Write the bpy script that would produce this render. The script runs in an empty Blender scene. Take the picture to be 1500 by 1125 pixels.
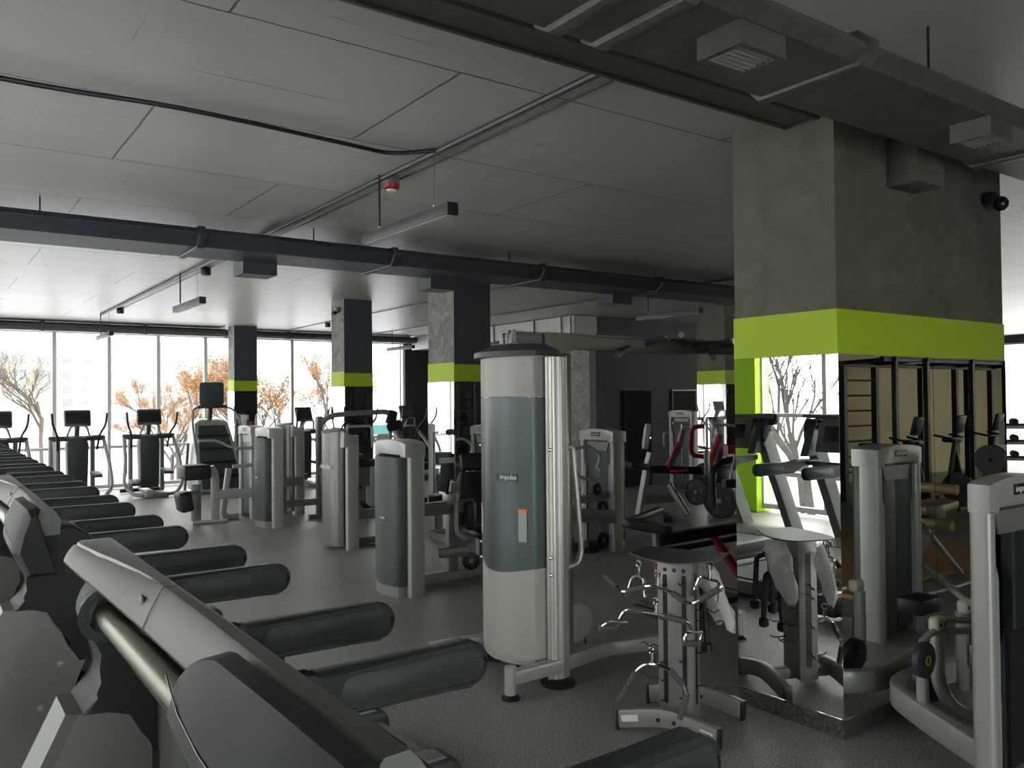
import bpy, bmesh, math, random
from mathutils import Vector, Matrix, Euler
random.seed(7)
SC = bpy.context.scene
COL = SC.collection
PI = math.pi
R = math.radians
V = Vector

# ------------------------------------------------------------------ materials
def nodes(m):
    m.use_nodes = True
    return m.node_tree.nodes, m.node_tree.links, m.node_tree.nodes['Principled BSDF']

def mat(name, col, rough=0.5, metal=0.0, spec=0.5, noise=0.0, nscale=40.0, bump=0.0, coat=0.0):
    m = bpy.data.materials.new(name)
    n, l, b = nodes(m)
    b.inputs['Base Color'].default_value = (*col, 1)
    b.inputs['Roughness'].default_value = rough
    b.inputs['Metallic'].default_value = metal
    b.inputs['Specular IOR Level'].default_value = spec
    b.inputs['Coat Weight'].default_value = coat
    if noise or bump:
        tc = n.new('ShaderNodeTexCoord')
        t = n.new('ShaderNodeTexNoise'); t.inputs['Scale'].default_value = nscale; t.inputs['Detail'].default_value = 4
        l.new(tc.outputs['Object'], t.inputs['Vector'])
        if noise:
            r = n.new('ShaderNodeValToRGB')
            r.color_ramp.elements[0].position = .3; r.color_ramp.elements[1].position = .7
            r.color_ramp.elements[0].color = (*[c * (1 - noise) for c in col], 1)
            r.color_ramp.elements[1].color = (*[min(1, c * (1 + noise)) for c in col], 1)
            l.new(t.outputs['Fac'], r.inputs['Fac']); l.new(r.outputs['Color'], b.inputs['Base Color'])
        if bump:
            bp = n.new('ShaderNodeBump'); bp.inputs['Strength'].default_value = bump; bp.inputs['Distance'].default_value = .01
            l.new(t.outputs['Fac'], bp.inputs['Height']); l.new(bp.outputs['Normal'], b.inputs['Normal'])
    return m

SILVER = mat('silver_paint', (.36, .375, .35), .38, .25, noise=.04, nscale=300)
SILVERD = mat('grey_metal_paint', (.2, .21, .2), .4, .3)
SATIN = mat('satin_metal_sheet', (.17, .175, .17), .34, .6, noise=.05, nscale=200)
ALU = mat('brushed_aluminium', (.5, .49, .45), .35, .6)
SLATE = mat('slate_plastic', (.05, .068, .072), .5, 0, .4)
SLATED = mat('dark_slate_plastic', (.038, .05, .05), .45, 0, .4)
HOOD = mat('grey_green_plastic', (.098, .109, .09), .48, 0, .3)
PANEL = mat('grey_panel_paint', (.17, .18, .16), .5, .1)
RUBBER = mat('black_rubber', (.016, .017, .018), .6)
PAD = mat('black_vinyl', (.011, .012, .014), .5, 0, .4)
BLACK = mat('black_plastic', (.012, .012, .013), .4)
BLACKM = mat('black_steel', (.018, .019, .02), .45, .2)
CHROME = mat('chrome', (.72, .72, .7), .1, 1)
GRIP = mat('grey_grip_rubber', (.075, .075, .072), .65)
RED = mat('red_paint', (.3, .015, .03), .4, 0)
YELLOW = mat('yellow_knob', (.75, .45, .02), .4)
ORANGE = mat('orange_sticker', (.75, .22, .05), .5)
REDST = mat('red_sticker', (.6, .1, .05), .5)
WHITE = mat('white_lettering', (.75, .76, .74), .5)
STICK = mat('pale_sticker', (.3, .32, .33), .5)
WSTICK = mat('white_sticker', (.62, .63, .6), .5)
CREAM = mat('cream_plate', (.62, .6, .48), .4)
SCREEN = mat('dark_screen', (.012, .015, .016), .18)
GREEN = mat('lime_paint', (.36, .52, .015), .6)
LIMEP = mat('lime_pillar_paint', (.36, .62, .01), .6)
DGREY = mat('charcoal_wall_paint', (.03, .03, .027), .7, noise=.1, nscale=6)
NAVY = mat('dark_duct_paint', (.04, .046, .058), .5)
DUCT = mat('grey_duct_wrap', (.055, .055, .048), .5, .1, noise=.12, nscale=9, bump=.25)
GALV = mat('galvanised_sheet', (.3, .3, .28), .45, .4, noise=.1, nscale=30)
FRAMEM = mat('window_frame_grey', (.62, .63, .62), .5)
LAMP = mat('lamp_housing_grey', (.055, .056, .055), .5, .2)
LAMPD = mat('lamp_diffuser', (.4, .4, .38), .5)
WOOD = mat('tan_platform_wood', (.36, .21, .09), .5, noise=.12, nscale=5)
YWALL = mat('yellow_wall_paint', (.62, .53, .3), .7)
DOORM = mat('black_door_paint', (.005, .006, .008), .8, 0, .15)
SNOW = mat('snow', (.85, .87, .9), .8)
FACADE = mat('pale_facade', (.4, .392, .38), .9)
FACADEO = mat('cream_facade', (.42, .375, .29), .9)
FACADER = mat('orange_band', (.2, .08, .04), .9)
WINM = mat('far_window_glass', (.24, .25, .26), .4)
BARK = mat('grey_bark', (.075, .06, .052), .9)
BARKD = mat('dark_bark', (.03, .027, .022), .9)
LEAFO = mat('dry_orange_leaf', (.3, .155, .06), .9)
TURQ = mat('turquoise_fence', (.05, .15, .145), .7)
ROOFW = mat('snowy_roof', (.8, .8, .82), .9)
BAGM = None

def plaster(name, c1, c2, scale=3.0):
    m = bpy.data.materials.new(name)
    n, l, b = nodes(m)
    b.inputs['Roughness'].default_value = .75
    tc = n.new('ShaderNodeTexCoord')
    t = n.new('ShaderNodeTexNoise'); t.inputs['Scale'].default_value = scale; t.inputs['Detail'].default_value = 9; t.inputs['Roughness'].default_value = .65
    t.inputs['Distortion'].default_value = 1.2
    l.new(tc.outputs['Object'], t.inputs['Vector'])
    r = n.new('ShaderNodeValToRGB'); r.color_ramp.elements[0].position = .35; r.color_ramp.elements[1].position = .68
    r.color_ramp.elements[0].color = (*c1, 1); r.color_ramp.elements[1].color = (*c2, 1)
    l.new(t.outputs['Fac'], r.inputs['Fac']); l.new(r.outputs['Color'], b.inputs['Base Color'])
    bp = n.new('ShaderNodeBump'); bp.inputs['Strength'].default_value = .35; bp.inputs['Distance'].default_value = .01
    l.new(t.outputs['Fac'], bp.inputs['Height']); l.new(bp.outputs['Normal'], b.inputs['Normal'])
    return m
PLASTER = plaster('trowelled_grey_plaster', (.085, .081, .058), (.13, .123, .092), 2.5)
PLASTERL = plaster('rough_grey_plaster', (.1, .1, .09), (.27, .26, .24), 6)

def floor_mat():
    m = bpy.data.materials.new('speckled_rubber_floor')
    n, l, b = nodes(m)
    tc = n.new('ShaderNodeTexCoord')
    t = n.new('ShaderNodeTexNoise'); t.inputs['Scale'].default_value = 110; t.inputs['Detail'].default_value = 3
    t2 = n.new('ShaderNodeTexNoise'); t2.inputs['Scale'].default_value = 1.1; t2.inputs['Detail'].default_value = 4
    l.new(tc.outputs['Object'], t.inputs['Vector']); l.new(tc.outputs['Object'], t2.inputs['Vector'])
    r = n.new('ShaderNodeValToRGB'); r.color_ramp.elements[0].position = .44; r.color_ramp.elements[1].position = .7
    r.color_ramp.elements[0].color = (.15, .147, .135, 1); r.color_ramp.elements[1].color = (.52, .51, .475, 1)
    l.new(t.outputs['Fac'], r.inputs['Fac'])
    r2 = n.new('ShaderNodeValToRGB'); r2.color_ramp.elements[0].color = (.8, .8, .8, 1); r2.color_ramp.elements[1].color = (1.15, 1.15, 1.13, 1)
    l.new(t2.outputs['Fac'], r2.inputs['Fac'])
    mx = n.new('ShaderNodeMix'); mx.data_type = 'RGBA'; mx.blend_type = 'MULTIPLY'; mx.inputs[0].default_value = 1
    l.new(r.outputs['Color'], mx.inputs[6]); l.new(r2.outputs['Color'], mx.inputs[7]); l.new(mx.outputs[2], b.inputs['Base Color'])
    b.inputs['Roughness'].default_value = .45
    b.inputs['Specular IOR Level'].default_value = .5
    bp = n.new('ShaderNodeBump'); bp.inputs['Strength'].default_value = .12; bp.inputs['Distance'].default_value = .003
    l.new(t.outputs['Fac'], bp.inputs['Height']); l.new(bp.outputs['Normal'], b.inputs['Normal'])
    return m

def ceiling_mat():
    m = bpy.data.materials.new('painted_concrete_ceiling')
    n, l, b = nodes(m)
    tc = n.new('ShaderNodeTexCoord')
    mp = n.new('ShaderNodeMapping'); mp.inputs['Location'].default_value = (.9, .35, 0)
    l.new(tc.outputs['Object'], mp.inputs['Vector'])
    ns = n.new('ShaderNodeTexNoise'); ns.inputs['Scale'].default_value = 7; ns.inputs['Detail'].default_value = 6
    l.new(tc.outputs['Object'], ns.inputs['Vector'])
    add = n.new('ShaderNodeMix'); add.data_type = 'VECTOR'; add.inputs[0].default_value = .018
    l.new(mp.outputs['Vector'], add.inputs[4]); l.new(ns.outputs['Color'], add.inputs[5])
    br = n.new('ShaderNodeTexBrick')
    br.inputs['Scale'].default_value = 1.0; br.inputs['Brick Width'].default_value = 3.1; br.inputs['Row Height'].default_value = 1.28
    br.inputs['Mortar Size'].default_value = .007; br.inputs['Mortar Smooth'].default_value = .3; br.offset = .37
    b2 = n.new('ShaderNodeTexBrick')
    b2.inputs['Scale'].default_value = 1.0; b2.inputs['Brick Width'].default_value = 4.3; b2.inputs['Row Height'].default_value = .91
    b2.inputs['Mortar Size'].default_value = .006; b2.inputs['Mortar Smooth'].default_value = .6; b2.offset = .61
    b2.inputs['Color1'].default_value = (0, 0, 0, 1); b2.inputs['Color2'].default_value = (0, 0, 0, 1); b2.inputs['Mortar'].default_value = (1, 1, 1, 1)
    l.new(add.outputs[1], b2.inputs['Vector'])
    n3 = n.new('ShaderNodeTexNoise'); n3.inputs['Scale'].default_value = 1.3; n3.inputs['Detail'].default_value = 5
    l.new(tc.outputs['Object'], n3.inputs['Vector'])
    r3 = n.new('ShaderNodeValToRGB'); r3.color_ramp.elements[0].position = .5; r3.color_ramp.elements[1].position = .6
    l.new(n3.outputs['Fac'], r3.inputs['Fac'])
    m3 = n.new('ShaderNodeMath'); m3.operation = 'MULTIPLY'; l.new(b2.outputs['Color'], m3.inputs[0]); l.new(r3.outputs['Color'], m3.inputs[1])
    m4 = n.new('ShaderNodeMath'); m4.operation = 'MULTIPLY_ADD'; m4.inputs[1].default_value = -.75; m4.inputs[2].default_value = 1; l.new(m3.outputs[0], m4.inputs[0])
    br.inputs['Color1'].default_value = (1, 1, 1, 1); br.inputs['Color2'].default_value = (.93, .93, .93, 1); br.inputs['Mortar'].default_value = (.12, .12, .12, 1)
    l.new(add.outputs[1], br.inputs['Vector'])
    n2 = n.new('ShaderNodeTexNoise'); n2.inputs['Scale'].default_value = 1.6; n2.inputs['Detail'].default_value = 7
    mp2 = n.new('ShaderNodeMapping'); mp2.inputs['Scale'].default_value = (.25, 1.6, 1); l.new(tc.outputs['Object'], mp2.inputs['Vector']); l.new(mp2.outputs['Vector'], n2.inputs['Vector'])
    r = n.new('ShaderNodeValToRGB'); r.color_ramp.elements[0].color = (.36, .356, .33, 1); r.color_ramp.elements[1].color = (.47, .465, .435, 1)
    l.new(n2.outputs['Fac'], r.inputs['Fac'])
    mx = n.new('ShaderNodeMix'); mx.data_type = 'RGBA'; mx.blend_type = 'MULTIPLY'; mx.inputs[0].default_value = 1
    l.new(r.outputs['Color'], mx.inputs[6]); l.new(br.outputs['Color'], mx.inputs[7]); 
    mz = n.new('ShaderNodeMix'); mz.data_type = 'RGBA'; mz.blend_type = 'MULTIPLY'; mz.inputs[0].default_value = 1
    l.new(mx.outputs[2], mz.inputs[6]); l.new(m4.outputs[0], mz.inputs[7]); l.new(mz.outputs[2], b.inputs['Base Color'])
    b.inputs['Roughness'].default_value = .38
    b.inputs['Specular IOR Level'].default_value = .5
    bp = n.new('ShaderNodeBump'); bp.inputs['Strength'].default_value = .25; bp.inputs['Distance'].default_value = .006
    l.new(br.outputs['Color'], bp.inputs['Height'])
    bp2 = n.new('ShaderNodeBump'); bp2.inputs['Strength'].default_value = .06; bp2.inputs['Distance'].default_value = .02
    l.new(n2.outputs['Fac'], bp2.inputs['Height']); l.new(bp.outputs['Normal'], bp2.inputs['Normal']); l.new(bp2.outputs['Normal'], b.inputs['Normal'])
    return m

def mirror_mat():
    m = bpy.data.materials.new('wall_mirror')
    n, l, b = nodes(m)
    b.inputs['Base Color'].default_value = (.84, .87, .84, 1); b.inputs['Metallic'].default_value = 1; b.inputs['Roughness'].default_value = 0.0
    return m
MIRROR = mirror_mat()

def glass_mat(nm='window_glass', tint=.97):
    m = bpy.data.materials.new(nm); m.use_nodes = True
    n, l = m.node_tree.nodes, m.node_tree.links
    n.clear()
    o = n.new('ShaderNodeOutputMaterial'); t = n.new('ShaderNodeBsdfTransparent'); g = n.new('ShaderNodeBsdfGlossy'); g.inputs['Roughness'].default_value = .02
    mx = n.new('ShaderNodeMixShader'); mx.inputs[0].default_value = .05
    t.inputs['Color'].default_value = (tint, tint * 1.005, tint, 1)
    l.new(t.outputs[0], mx.inputs[1]); l.new(g.outputs[0], mx.inputs[2]); l.new(mx.outputs[0], o.inputs[0])
    return m
GLASS = glass_mat()
GLASST = glass_mat('daylight_dimming_glass', .74)  # tint added to weaken the daylight coming through the back windows

def bag_mat():
    m = bpy.data.materials.new('clear_plastic_bag'); m.use_nodes = True
    n, l = m.node_tree.nodes, m.node_tree.links
    b = n['Principled BSDF']; o = n['Material Output']
    b.inputs['Base Color'].default_value = (.75, .76, .74, 1); b.inputs['Roughness'].default_value = .2
    t = n.new('ShaderNodeBsdfTransparent'); mx = n.new('ShaderNodeMixShader'); mx.inputs[0].default_value = .45
    l.new(t.outputs[0], mx.inputs[1]); l.new(b.outputs[0], mx.inputs[2]); l.new(mx.outputs[0], o.inputs[0])
    return m
BAGM = bag_mat()

# ------------------------------------------------------------------ mesh helpers
def _frames(pts):
    T = []
    for i in range(len(pts)):
        a = pts[max(0, i - 1)]; b = pts[min(len(pts) - 1, i + 1)]
        T.append((b - a).normalized())
    return T

def fillet(pts, r, n=5):
    pts = [V(p) for p in pts]
    out = [pts[0]]
    for i in range(1, len(pts) - 1):
        p, a, b = pts[i], pts[i - 1], pts[i + 1]
        d1, d2 = (a - p), (b - p)
        rr = min(r, d1.length * .45, d2.length * .45)
        s, e = p + d1.normalized() * rr, p + d2.normalized() * rr
        for k in range(n + 1):
            t = k / n
            out.append((1 - t) ** 2 * s + 2 * t * (1 - t) * p + t * t * e)
    out.append(pts[-1])
    return out

def spline(pts, n=6):
    pts = [V(p) for p in pts]
    P = [2 * pts[0] - pts[1]] + pts + [2 * pts[-1] - pts[-2]]
    out = []
    for i in range(1, len(P) - 2):
        for k in range(n):
            t = k / n
            a, b, c, d = P[i - 1], P[i], P[i + 1], P[i + 2]
            out.append(.5 * ((2 * b) + (c - a) * t + (2 * a - 5 * b + 4 * c - d) * t * t + (3 * b - a - 3 * c + d) * t ** 3))
    out.append(pts[-1])
    return out

class MB:
    def __init__(s):
        s.bm = bmesh.new()
    def _xf(s, vs, m):
        for v in vs: v.co = m @ v.co
    def box(s, c, size, rot=(0, 0, 0), bev=0.0, seg=2):
        t = bmesh.new()
        bmesh.ops.create_cube(t, size=1)
        for v in t.verts: v.co = V((v.co.x * size[0], v.co.y * size[1], v.co.z * size[2]))
        if bev: bmesh.ops.bevel(t, geom=t.edges[:], offset=min(bev, min(size) * .49), segments=seg, affect='EDGES', profile=.5)
        m = Matrix.Translation(V(c)) @ Euler(rot).to_matrix().to_4x4()
        s._merge(t, m); return s
    def _merge(s, t, m=None):
        mp = {}
        for v in t.verts: mp[v] = s.bm.verts.new(m @ v.co if m else v.co)
        for f in t.faces:
            try: s.bm.faces.new([mp[v] for v in f.verts])
            except ValueError: pass
        t.free()
    def loft(s, rings, cap=True, closed=True):
        vr = [[s.bm.verts.new(V(p)) for p in r] for r in rings]
        n = len(vr[0])
        for a, b in zip(vr, vr[1:]):
            for i in range(n if closed else n - 1):
                j = (i + 1) % n
                s.bm.faces.new([a[i], a[j], b[j], b[i]])
        if cap and closed:
            s.bm.faces.new(list(reversed(vr[0]))); s.bm.faces.new(vr[-1])
        return s
    def sweep(s, pts, prof, up=(0, 0, 1)):
        pts = [V(p) for p in pts]; T = _frames(pts); up = V(up)
        t0 = T[0]
        n = up - up.dot(t0) * t0
        if n.length < 1e-3: n = V((1, 0, 0)) - t0.x * t0
        n.normalize(); rings = []
        for i, p in enumerate(pts):
            t = T[i]; n = (n - n.dot(t) * t).normalized(); b = t.cross(n)
            rings.append([p + b * u + n * w for u, w in prof])
        return s.loft(rings)
    def tube(s, pts, r, seg=10, fil=0, up=(0, 0, 1)):
        if fil: pts = fillet(pts, fil)
        return s.sweep(pts, [(r * math.cos(2 * PI * k / seg), r * math.sin(2 * PI * k / seg)) for k in range(seg)], up)
    def rtube(s, pts, w, h, fil=0, up=(0, 0, 1), c=.2):
        if fil: pts = fillet(pts, fil)
        a, b = w / 2, h / 2; q = min(a, b) * c * 2
        prof = [(a - q, -b), (a - q * .3, -b + q * .3), (a, -b + q), (a, b - q), (a - q * .3, b - q * .3), (a - q, b), (-a + q, b), (-a + q * .3, b - q * .3), (-a, b - q), (-a, -b + q), (-a + q * .3, -b + q * .3), (-a + q, -b)]
        return s.sweep(pts, prof, up)
    def cyl(s, p0, p1, r, r2=None, seg=20):
        r2 = r if r2 is None else r2
        p0, p1 = V(p0), V(p1); d = (p1 - p0).normalized()
        u = d.orthogonal().normalized(); w = d.cross(u)
        ring = lambda p, q: [p + u * q * math.cos(2 * PI * k / seg) + w * q * math.sin(2 * PI * k / seg) for k in range(seg)]
        return s.loft([ring(p0, r), ring(p1, r2)])
    def lathe(s, c, d, prof, seg=24):
        c, d = V(c), V(d).normalized(); u = d.orthogonal().normalized(); w = d.cross(u)
        return s.loft([[c + d * h + u * max(q, 1e-4) * math.cos(2 * PI * k / seg) + w * max(q, 1e-4) * math.sin(2 * PI * k / seg) for k in range(seg)] for q, h in prof])
    def prism(s, poly, ax, a, b, bev=0):
        poly = [q for i, q in enumerate(poly) if abs(q[0] - poly[i - 1][0]) + abs(q[1] - poly[i - 1][1]) > 1e-5]
        f = {'x': lambda p, t: (t, p[0], p[1]), 'y': lambda p, t: (p[0], t, p[1]), 'z': lambda p, t: (p[0], p[1], t)}[ax]
        t = bmesh.new()
        r0 = [t.verts.new(f(p, a)) for p in poly]; r1 = [t.verts.new(f(p, b)) for p in poly]
        n = len(poly)
        for i in range(n): t.faces.new([r0[i], r0[(i + 1) % n], r1[(i + 1) % n], r1[i]])
        caps = [t.faces.new(list(reversed(r0))), t.faces.new(r1)]
        if bev:
            es = set()
            for c in caps: es.update(c.edges)
            bmesh.ops.bevel(t, geom=list(es), offset=bev, segments=2, affect='EDGES', profile=.5)
        s._merge(t); return s
    def sph(s, c, r, sc=(1, 1, 1), seg=14):
        t = bmesh.new(); bmesh.ops.create_uvsphere(t, u_segments=seg, v_segments=max(6, seg // 2), radius=r)
        s._merge(t, Matrix.Translation(V(c)) @ Matrix.Diagonal((*sc, 1))); return s
    def build(s, name, m, parent=None, ang=35):
        bmesh.ops.recalc_face_normals(s.bm, faces=s.bm.faces[:])
        me = bpy.data.meshes.new(name); s.bm.to_mesh(me); s.bm.free()
        me.materials.append(m)
        for p in me.polygons: p.use_smooth = True
        me.set_sharp_from_angle(angle=R(ang))
        o = bpy.data.objects.new(name, me); COL.objects.link(o)
        if parent: o.parent = parent
        return o

def rrect(x0, x1, y0, y1, r, n=4):
    out = []
    for cx, cy, a0 in ((x1 - r, y1 - r, 0), (x0 + r, y1 - r, 90), (x0 + r, y0 + r, 180), (x1 - r, y0 + r, 270)):
        for k in range(n + 1):
            a = R(a0 + 90 * k / n); out.append((cx + r * math.cos(a), cy + r * math.sin(a)))
    return out

def thing(name, label, cat, loc=(0, 0, 0), rz=0, group=None):
    o = bpy.data.objects.new(name, None); COL.objects.link(o)
    o.empty_display_size = .2
    o.location = loc; o.rotation_euler = (0, 0, rz); o['label'] = label; o['category'] = cat
    if group: o['group'] = group
    return o

def tag(o, label, cat, group=None, kind=None):
    o['label'] = label; o['category'] = cat
    if group: o['group'] = group
    if kind: o['kind'] = kind
    return o

def struct(name, mb, m, label=None, cat=None, parent=None):
    o = mb.build(name, m, parent)
    if parent is None:
        o['kind'] = 'structure'
        if label: o['label'] = label; o['category'] = cat
    return o

def dup(root, loc, rz=None, label=None, group=None):
    r = root.copy(); COL.objects.link(r); r.location = loc
    if rz is not None: r.rotation_euler = (0, 0, rz)
    if label: r['label'] = label
    if group: r['group'] = group
    for ch in list(root.children):
        c = ch.copy(); COL.objects.link(c); c.parent = r
        for g in list(ch.children):
            d = g.copy(); COL.objects.link(d); d.parent = c
    return r

_TXT = {}
def lettering(name, txt, size, mw, m, parent, depth=.0015):
    cu = bpy.data.curves.new(name, 'FONT'); cu.body = txt; cu.size = size; cu.extrude = depth; cu.align_x = 'CENTER'; cu.align_y = 'CENTER'
    cu.materials.append(m)
    key = (txt, size, m.name)
    if key not in _TXT:
        tmp = bpy.data.objects.new('tmp', cu); COL.objects.link(tmp)
        bpy.context.view_layer.update()
        me = bpy.data.meshes.new_from_object(tmp.evaluated_get(bpy.context.evaluated_depsgraph_get()))
        bpy.data.objects.remove(tmp); me.name = name
        _TXT[key] = me
    bpy.data.curves.remove(cu)
    o = bpy.data.objects.new(name, _TXT[key]); COL.objects.link(o); o.parent = parent; o.matrix_local = mw
    return o

def face_mx(p, right, up):
    r, u = V(right).normalized(), V(up).normalized(); n = r.cross(u)
    m = Matrix((r, u, n)).transposed().to_4x4(); m.translation = V(p)
    return m

CEIL = 3.51
# ------------------------------------------------------------------ room shell
FX0, FX1, FY0, FY1 = -2.9, 25.0, -5.0, 19.5
struct('floor', MB().box(((FX0 + FX1) / 2, (FY0 + FY1) / 2, -.1), (FX1 - FX0 + .6, FY1 - FY0 + .6, .2)), floor_mat(), 'dark speckled rubber gym floor', 'floor')
struct('ceiling', MB().box(((FX0 + FX1) / 2, (FY0 + FY1) / 2, CEIL + .1), (FX1 - FX0 + .6, FY1 - FY0 + .6, .2)), ceiling_mat(), 'grey painted concrete ceiling with slab joints', 'ceiling')

def window_run(name, axis, fixed, marks, z0, z1, tz, out, label, sill=0, glass=None):
    """A glazed wall: mullions at MARKS, bottom rail, transom and head; panes are its children."""
    f = MB(); g = MB()
    P = (lambda a, z, d=0: (a, fixed + d, z)) if axis == 'x' else (lambda a, z, d=0: (fixed + d, a, z))
    S = (lambda la, lz, d: (la, d, lz)) if axis == 'x' else (lambda la, lz, d: (d, la, lz))
    for a in marks: f.box(P(a, (z0 + z1) / 2), S(.07, z1 - z0, .12))
    L = marks[-1] - marks[0]; c = (marks[-1] + marks[0]) / 2
    for z, h in ((z0 + .04, .08), (tz, .06), (z1 - .03, .06)): f.box(P(c, z), S(L, h, .1))
    if sill: f.box((fixed + .06, c, sill), (.22, L, .07))
    o = struct(name, f, FRAMEM, label, 'window')
    for a, b in zip(marks, marks[1:]):
        p = MB().box(P((a + b) / 2, (z0 + z1) / 2, out * .0), S(b - a - .06, z1 - z0 - .1, .008)).build('pane', glass or GLASS, o)
    return o
mk = [-2.86, -1.85, -.8, .25, 1.3, 2.33, 3.37, 4.37, 5.39, 6.31, 7.44, 8.5, 9.55, 10.5]
window_run('window_1', 'x', FY1 + .1, mk, .02, 3.38, .9, 1, 'tall glazed wall behind the cardio machines, snowy street outside', 0, GLASST)
struct('wall_back', MB().box((3.85, FY1 + .1, 3.445), (13.6, .3, .13)).box((10.85, FY1 + .1, 1.7), (.75, .3, 3.4)), DGREY, 'dark header and pier of the window wall', 'wall')
LW = FX0 - .1
for k, (mk3, lb) in enumerate((([3.0, 4.2], 'side window beside the nearest treadmills'), ([5.0, 6.2, 7.4, 8.55], 'side window seen in the pier mirror behind the treadmills'),
                           ([9.35, 10.6, 11.8, 12.9], 'side window in the middle of the treadmill row'), ([13.7, 15.2, 16.4, 17.2], 'side window towards the far end of the treadmill row'), ([18.0, 19.4], 'narrow side window in the far corner'))):
    window_run('window_%d' % (k + 2), 'y', LW, mk3, .06, 3.3, 1.55, -1, lb, .64)
wl = MB().box((LW, 7.3, 3.42), (.3, 24.8, .24)).box((LW, -1.1, 1.7), (.3, 8.2, 3.4))
struct('wall_left', wl, DGREY, 'dark upper part of the left window wall', 'wall')
for i, y in enumerate((4.6, 8.95, 13.3, 17.6)):
    struct('trim_%d' % (i + 1), MB().box((LW + .02, y, 1.65), (.36, .8, 3.3), bev=.02), LIMEP, 'lime green pillar between side windows', 'pillar')
window_run('window_8', 'x', FY0 - .1, [-2.8, -1.6, -.4, .8, 2.0, 3.2], .06, 2.6, 1.2, -1, 'unseen window added behind the camera for its light')  # invented opening; its daylight lifts the faces turned to the camera
struct('wall_front', MB().box((9.5, FY0 - .1, 1.75), (12.6, .2, 3.5)).box((.2, FY0 - .1, 3.05), (6.2, .2, .9)), DGREY, 'dark wall behind the camera', 'wall')
struct('wall_rig', MB().box((20.4, FY0 - .1, 1.75), (9.2, .2, 3.5)), YWALL, 'pale yellow wall behind the training rig', 'wall')
struct('wall_right', MB().box((FX1 + .1, -2.6, 1.75), (.2, 5, 3.5)).box((FX1 + .1, 2.35, 1.7), (.2, 1.9, 3.4)).box((FX1 + .1, 7.3, 3.4), (.2, 24.6, .22)).box((FX1 + .1, 16.5, 1.75), (.2, 6, 3.5)), DGREY, 'dark right wall', 'wall')  # middle pier added to keep the bright window out of the wall mirror
window_run('window_7', 'y', FX1 + .1, [3.3, 4.7, 6.3, 7.9, 9.5, 11.1, 12.7, 13.5], .02, 3.3, 1.0, 1, 'bright window at the far right end of the hall')
window_run('window_9', 'y', FX1 + .1, [-.1, .7, 1.4], .02, 3.3, 1.0, 1, 'narrow window at the right end of the hall')
# inner block behind the cable tower
struct('wall_inner', MB().box((11.35, 16.2, 1.755), (.3, 6.6, 3.51)), PLASTERL, 'rough grey plaster wall at the end of the window front', 'wall')
struct('wall_hall', MB().box((18.1, 12.8, 1.755), (13.8, .2, 3.51)), DGREY, 'dark charcoal wall with black door', 'wall')
dr = struct('door_1', MB().prism([(11.93, 0), (12.72, 0), (12.72, 2.0), (11.93, 2.0)], 'y', 12.66, 12.7), DOORM, 'black door in the dark charcoal wall', 'door')
MB().cyl((12.62, 12.66, 1.0), (12.62, 12.6, 1.0), .02).build('door_handle', CHROME, dr)
dm = thing('wall_mirror', 'tall wall mirror on the dark wall right of the black door', 'mirror', (0, 0, 0))
MB().box((13.75, 12.68, 1.0), (.76, .03, 2.04)).build('mirror_frame', SILVERD, dm)
MB().box((13.75, 12.66, 1.0), (.7, .02, 1.98)).build('mirror_glass', MIRROR, dm)

# ------------------------------------------------------------------ columns
def column(n, x0, x1, y0, y1, zt, label, mz0=.105, two=False, mirror=True, body=PLASTER, front=None):
    o = struct('column_%d' % n, MB().box(((x0 + x1) / 2, (y0 + y1) / 2, zt / 2), (x1 - x0, y1 - y0, zt)), body, label, 'column')
    if front:
        MB().box(((x0 + x1) / 2, y0 - .004, (zt + 2.3) / 2), (x1 - x0, .008, zt - 2.3)).build('front_paint', front, o)
    g = .012
    cx, cy = (x0 + x1) / 2, (y0 + y1) / 2
    MB().box((cx, cy, (2.08 + 2.325) / 2), (x1 - x0 + .012, y1 - y0 + .012, .245)).build('lime_band', GREEN, o)
    if mirror:
        zc, zh = (mz0 + 2.078) / 2, 2.078 - mz0
        MB().box((x0 - g / 2, cy, zc), (g, y1 - y0, zh)).build('mirror_panel', MIRROR, o)
        if two:
            MB().box((x0 - g / 2, cy, mz0 - .002), (g + .004, y1 - y0, .006)).build('mirror_edge', CHROME, o)
            MB().box((cx, y0 - g / 2, mz0 - .002), (x1 - x0, g + .004, .006)).build('mirror_edge', CHROME, o)
            xm = x0 + .98
            MB().box(((x0 - g + xm - .003) / 2, y0 - g / 2, zc), (xm - x0 + g - .003, g, zh)).build('mirror_panel', MIRROR, o)
            MB().box(((x1 + xm + .003) / 2, y0 - g / 2, zc), (x1 - xm - .003, g, zh)).build('mirror_panel', MIRROR, o)
        else:
            MB().box((cx, y0 - g / 2, zc), (x1 - x0, g, zh)).build('mirror_panel', MIRROR, o)
    return o
NAVYP = mat('navy_grey_column_paint', (.045, .053, .068), .6)
column(1, 4.07, 6.0, 2.64, 3.33, CEIL, 'wide grey plaster pier with lime band and mirrors', two=True)
column(2, 5.67, 6.17, 12.6, 13.1, CEIL, 'column with dark front face in the middle of the hall', body=PLASTERL, front=NAVYP)
column(3, 5.58, 6.14, 9.05, 9.7, CEIL, 'dark column with lime band left of the cable tower', body=PLASTERL, front=NAVYP)
column(4, 5.62, 6.12, 18.2, 18.62, CEIL, 'column with lime band against the window wall', body=PLASTERL, front=NAVYP)
column(5, 11.75, 12.25, 9.85, 10.5, CEIL, 'column with lime band in front of the dark wall', body=PLASTER)
struct('baseboard_pier', MB().box((5.035, 2.985, .05), (1.95, .71, .1)), mat('dark_granite_plinth', (.06, .06, .055), .35, noise=.95, nscale=70), 'speckled granite plinth of the wide pier', 'plinth')
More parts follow.
